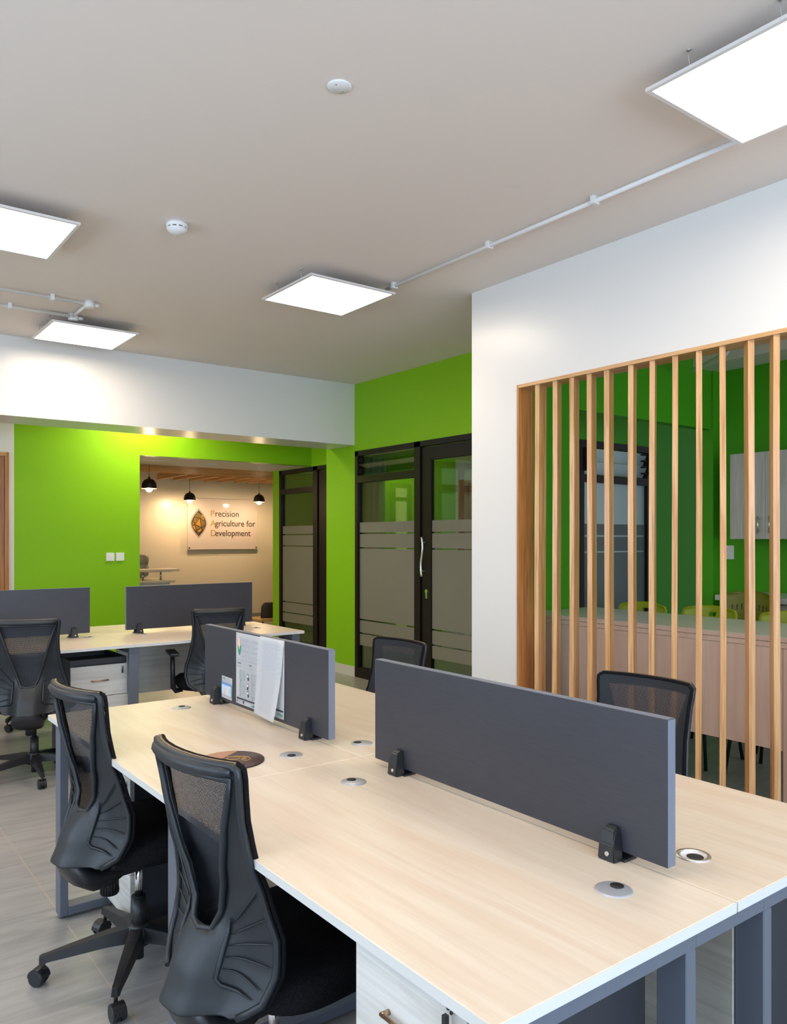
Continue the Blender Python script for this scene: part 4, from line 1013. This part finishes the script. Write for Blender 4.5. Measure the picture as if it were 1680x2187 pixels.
for k, (x, y) in enumerate(((3.30, 8.98), (4.02, 9.0), (4.72, 9.0))):
    t = thing('downlight', ['recessed ring downlight in the lobby soffit, leftmost of three', 'recessed ring downlight in the lobby soffit, between the other two', 'recessed ring downlight in the lobby soffit, rightmost of three'][k], 'light', (x, y, 2.322))
    bm = NB(); lathe(bm, [(.045, -.001), (.050, -.006), (.062, -.004), (.064, 0)]); obj('ring', bm, 'switch', t)
    bm = NB(); lathe(bm, [(0, -.0008), (.045, -.0008), (.0455, 0)]); obj('lens', bm, 'lframe', t)
# sign
t = thing('wall_sign', 'clear acrylic sign lettered Precision Agriculture for Development, on the lobby wall', 'sign', (5.205, 12.62, 1.235))
SW, SH = 1.297, .865
bm = NB(); bbox(bm, (0, -.008, 0), (SW, 0, SH), .002, 1); obj('board', bm, 'acryl', t)
for x, z in ((.03, .03), (SW-.03, .03), (.03, SH-.03), (SW-.03, SH-.03)):
    bm = NB(); cyl(bm, (x, -.018, z), (x, .06, z), .011, seg=14); obj('standoff', bm, 'frame', t)
FM = Matrix.Translation((0, -.0092, 0)) @ Matrix.Rotation(PI/2, 4, 'X')
for i, (cap, rest, zz) in enumerate((('P', 'recision', .562), ('A', 'griculture for', .395), ('D', 'evelopment', .228))):
    sz = .150; x0 = .405
    text('lettering', cap, sz, 'gold', FM @ Matrix.Translation((x0, zz, 0)), t, .0008)['label'] = 'gold capital letter'
    text('lettering', rest, sz, 'dkbrown', FM @ Matrix.Translation((x0+.085, zz, 0)), t, .0008, sx=.94)
# logo: vesica with facets
cx_, cz_, hw, hh = .197, .442, .146, .246
def ves(s, n=16):
    P = []
    for i in range(n+1):
        v = -1+2*i/n; P.append((s*hw*(1-abs(v)**1.75)*1.0, s*hh*v))
    return P + [(-x, z) for x, z in P[::-1][1:-1]]
for s, m_, dz in ((1.0, 'dkbrown', 0), (.955, 'acryl', .0006), (.90, 'dkbrown', .0012)):
    bm = NB(); prism(bm, [(cx_+x, cz_+z) for x, z in ves(s)], .0006, FM @ Matrix.Translation((0, 0, dz))); obj('logo_outline', bm, m_, t)
fac = [('olive', [(-.02, .19), (.05, .14), (.03, .09), (-.075, .11)]), ('olive', [(-.08, .095), (.0, .085), (-.055, -.0), (-.105, .03)]), ('goldb', [(.015, .085), (.04, -.055), (-.06, -.02)]),
       ('goldb', [(.055, .15), (.09, .105), (.035, .09)]), ('goldb', [(.03, .075), (.10, .055), (.085, .095)]), ('olive', [(.03, .065), (.105, .04), (.11, -.02), (.055, -.06)]),
       ('goldb', [(-.11, .02), (-.075, -.01), (-.11, -.03)]), ('olive', [(-.06, -.035), (.04, -.07), (-.045, -.11)]), ('goldb', [(-.11, -.045), (-.07, -.035), (-.055, -.12), (-.08, -.10)]),
       ('goldb', [(-.03, -.125), (.045, -.085), (.05, -.12), (.0, -.155)]), ('olive', [(.06, -.08), (.105, -.04), (.08, -.11)]), ('olive', [(-.035, -.14), (-.01, -.16), (.0, -.195)])]
for m_, P_ in fac:
    bm = NB(); prism(bm, [(cx_+x, cz_+z) for x, z in P_], .0006, FM @ Matrix.Translation((0, 0, .0019))); obj('logo_facet', bm, m_, t)
# reception counter
t = thing('reception_counter', 'pale wood reception counter with a raised shelf on chrome posts', 'counter', (0, 0, 0))
bm = NB(); bbox(bm, (2.2, 10.05, .84), (3.98, 10.75, .87), .002, 1); obj('counter_top', bm, 'desk_x', t)
bm = NB(); box(bm, (2.2, 10.12, 0), (3.93, 10.70, .84)); obj('counter_body', bm, 'edge', t)
bm = NB(); bbox(bm, (2.2, 10.10, .985), (4.06, 10.42, 1.015), .002, 1); obj('raised_shelf', bm, 'desk_x', t)
bm = NB(); box(bm, (3.55, 10.16, .975), (3.98, 10.36, .985)); obj('shelf_bracket', bm, 'edge', t)
for x in (2.6, 3.62, 3.86):
    bm = NB(); cyl(bm, (x, 10.26, .87), (x, 10.26, .975), .012); obj('post', bm, 'chrome', t)
t = thing('water_cooler', 'grey water bottle upside down on a cooler behind the reception counter', 'water cooler', (4.02, 11.55, 0))
bm = NB(); bbox(bm, (-.16, -.16, 0), (.16, .16, .80), .02); obj('body', bm, 'switch', t)
bm = NB(); lathe(bm, [(0, .80), (.05, .80), (.06, .835), (.125, .87), (.135, .90), (.135, 1.0), (.129, 1.005), (.129, 1.05), (.135, 1.055), (.137, 1.12), (.128, 1.165), (.10, 1.18), (0, 1.182)]); obj('bottle', bm, 'bottle', t)
# low lobby chair
t = thing('lounge_chair', 'low dark brown chair with wooden seat beyond the lobby opening', 'chair', (5.45, 10.22, 0), math.radians(88))
bm = NB(); rows = []
for i in range(9):
    z = .285+.225*i/8; w = .20*(1-.25*(max(0, (i-6)/2))**2); rows.append([bm.verts.new((-.20-.03*i/8+.05*(u/.2)**2*1, u*w/.2, z)) for u in (-.2, -.15, -.1, -.05, 0, .05, .1, .15, .2)])
for A, B in zip(rows, rows[1:]):
    for j in range(8):
        f = bm.faces.new([A[j], A[j+1], B[j+1], B[j]]); f.smooth = True
bmesh.ops.recalc_face_normals(bm, faces=bm.faces); bmesh.ops.solidify(bm, geom=list(bm.faces), thickness=.02)
obj('backrest', bm, 'dkbrown', t)
bm = NB(); bbox(bm, (-.24, -.24, .245), (.24, .24, .275), .01); obj('seat', bm, 'pine_x', t)
for a, b in ((-1, -1), (-1, 1), (1, -1), (1, 1)):
    bm = NB(); cyl(bm, (a*.18, b*.18, .245), (a*.22, b*.22, 0), .012, .009, 10); obj('leg', bm, 'dkbrown', t)

# final tidy: nothing else
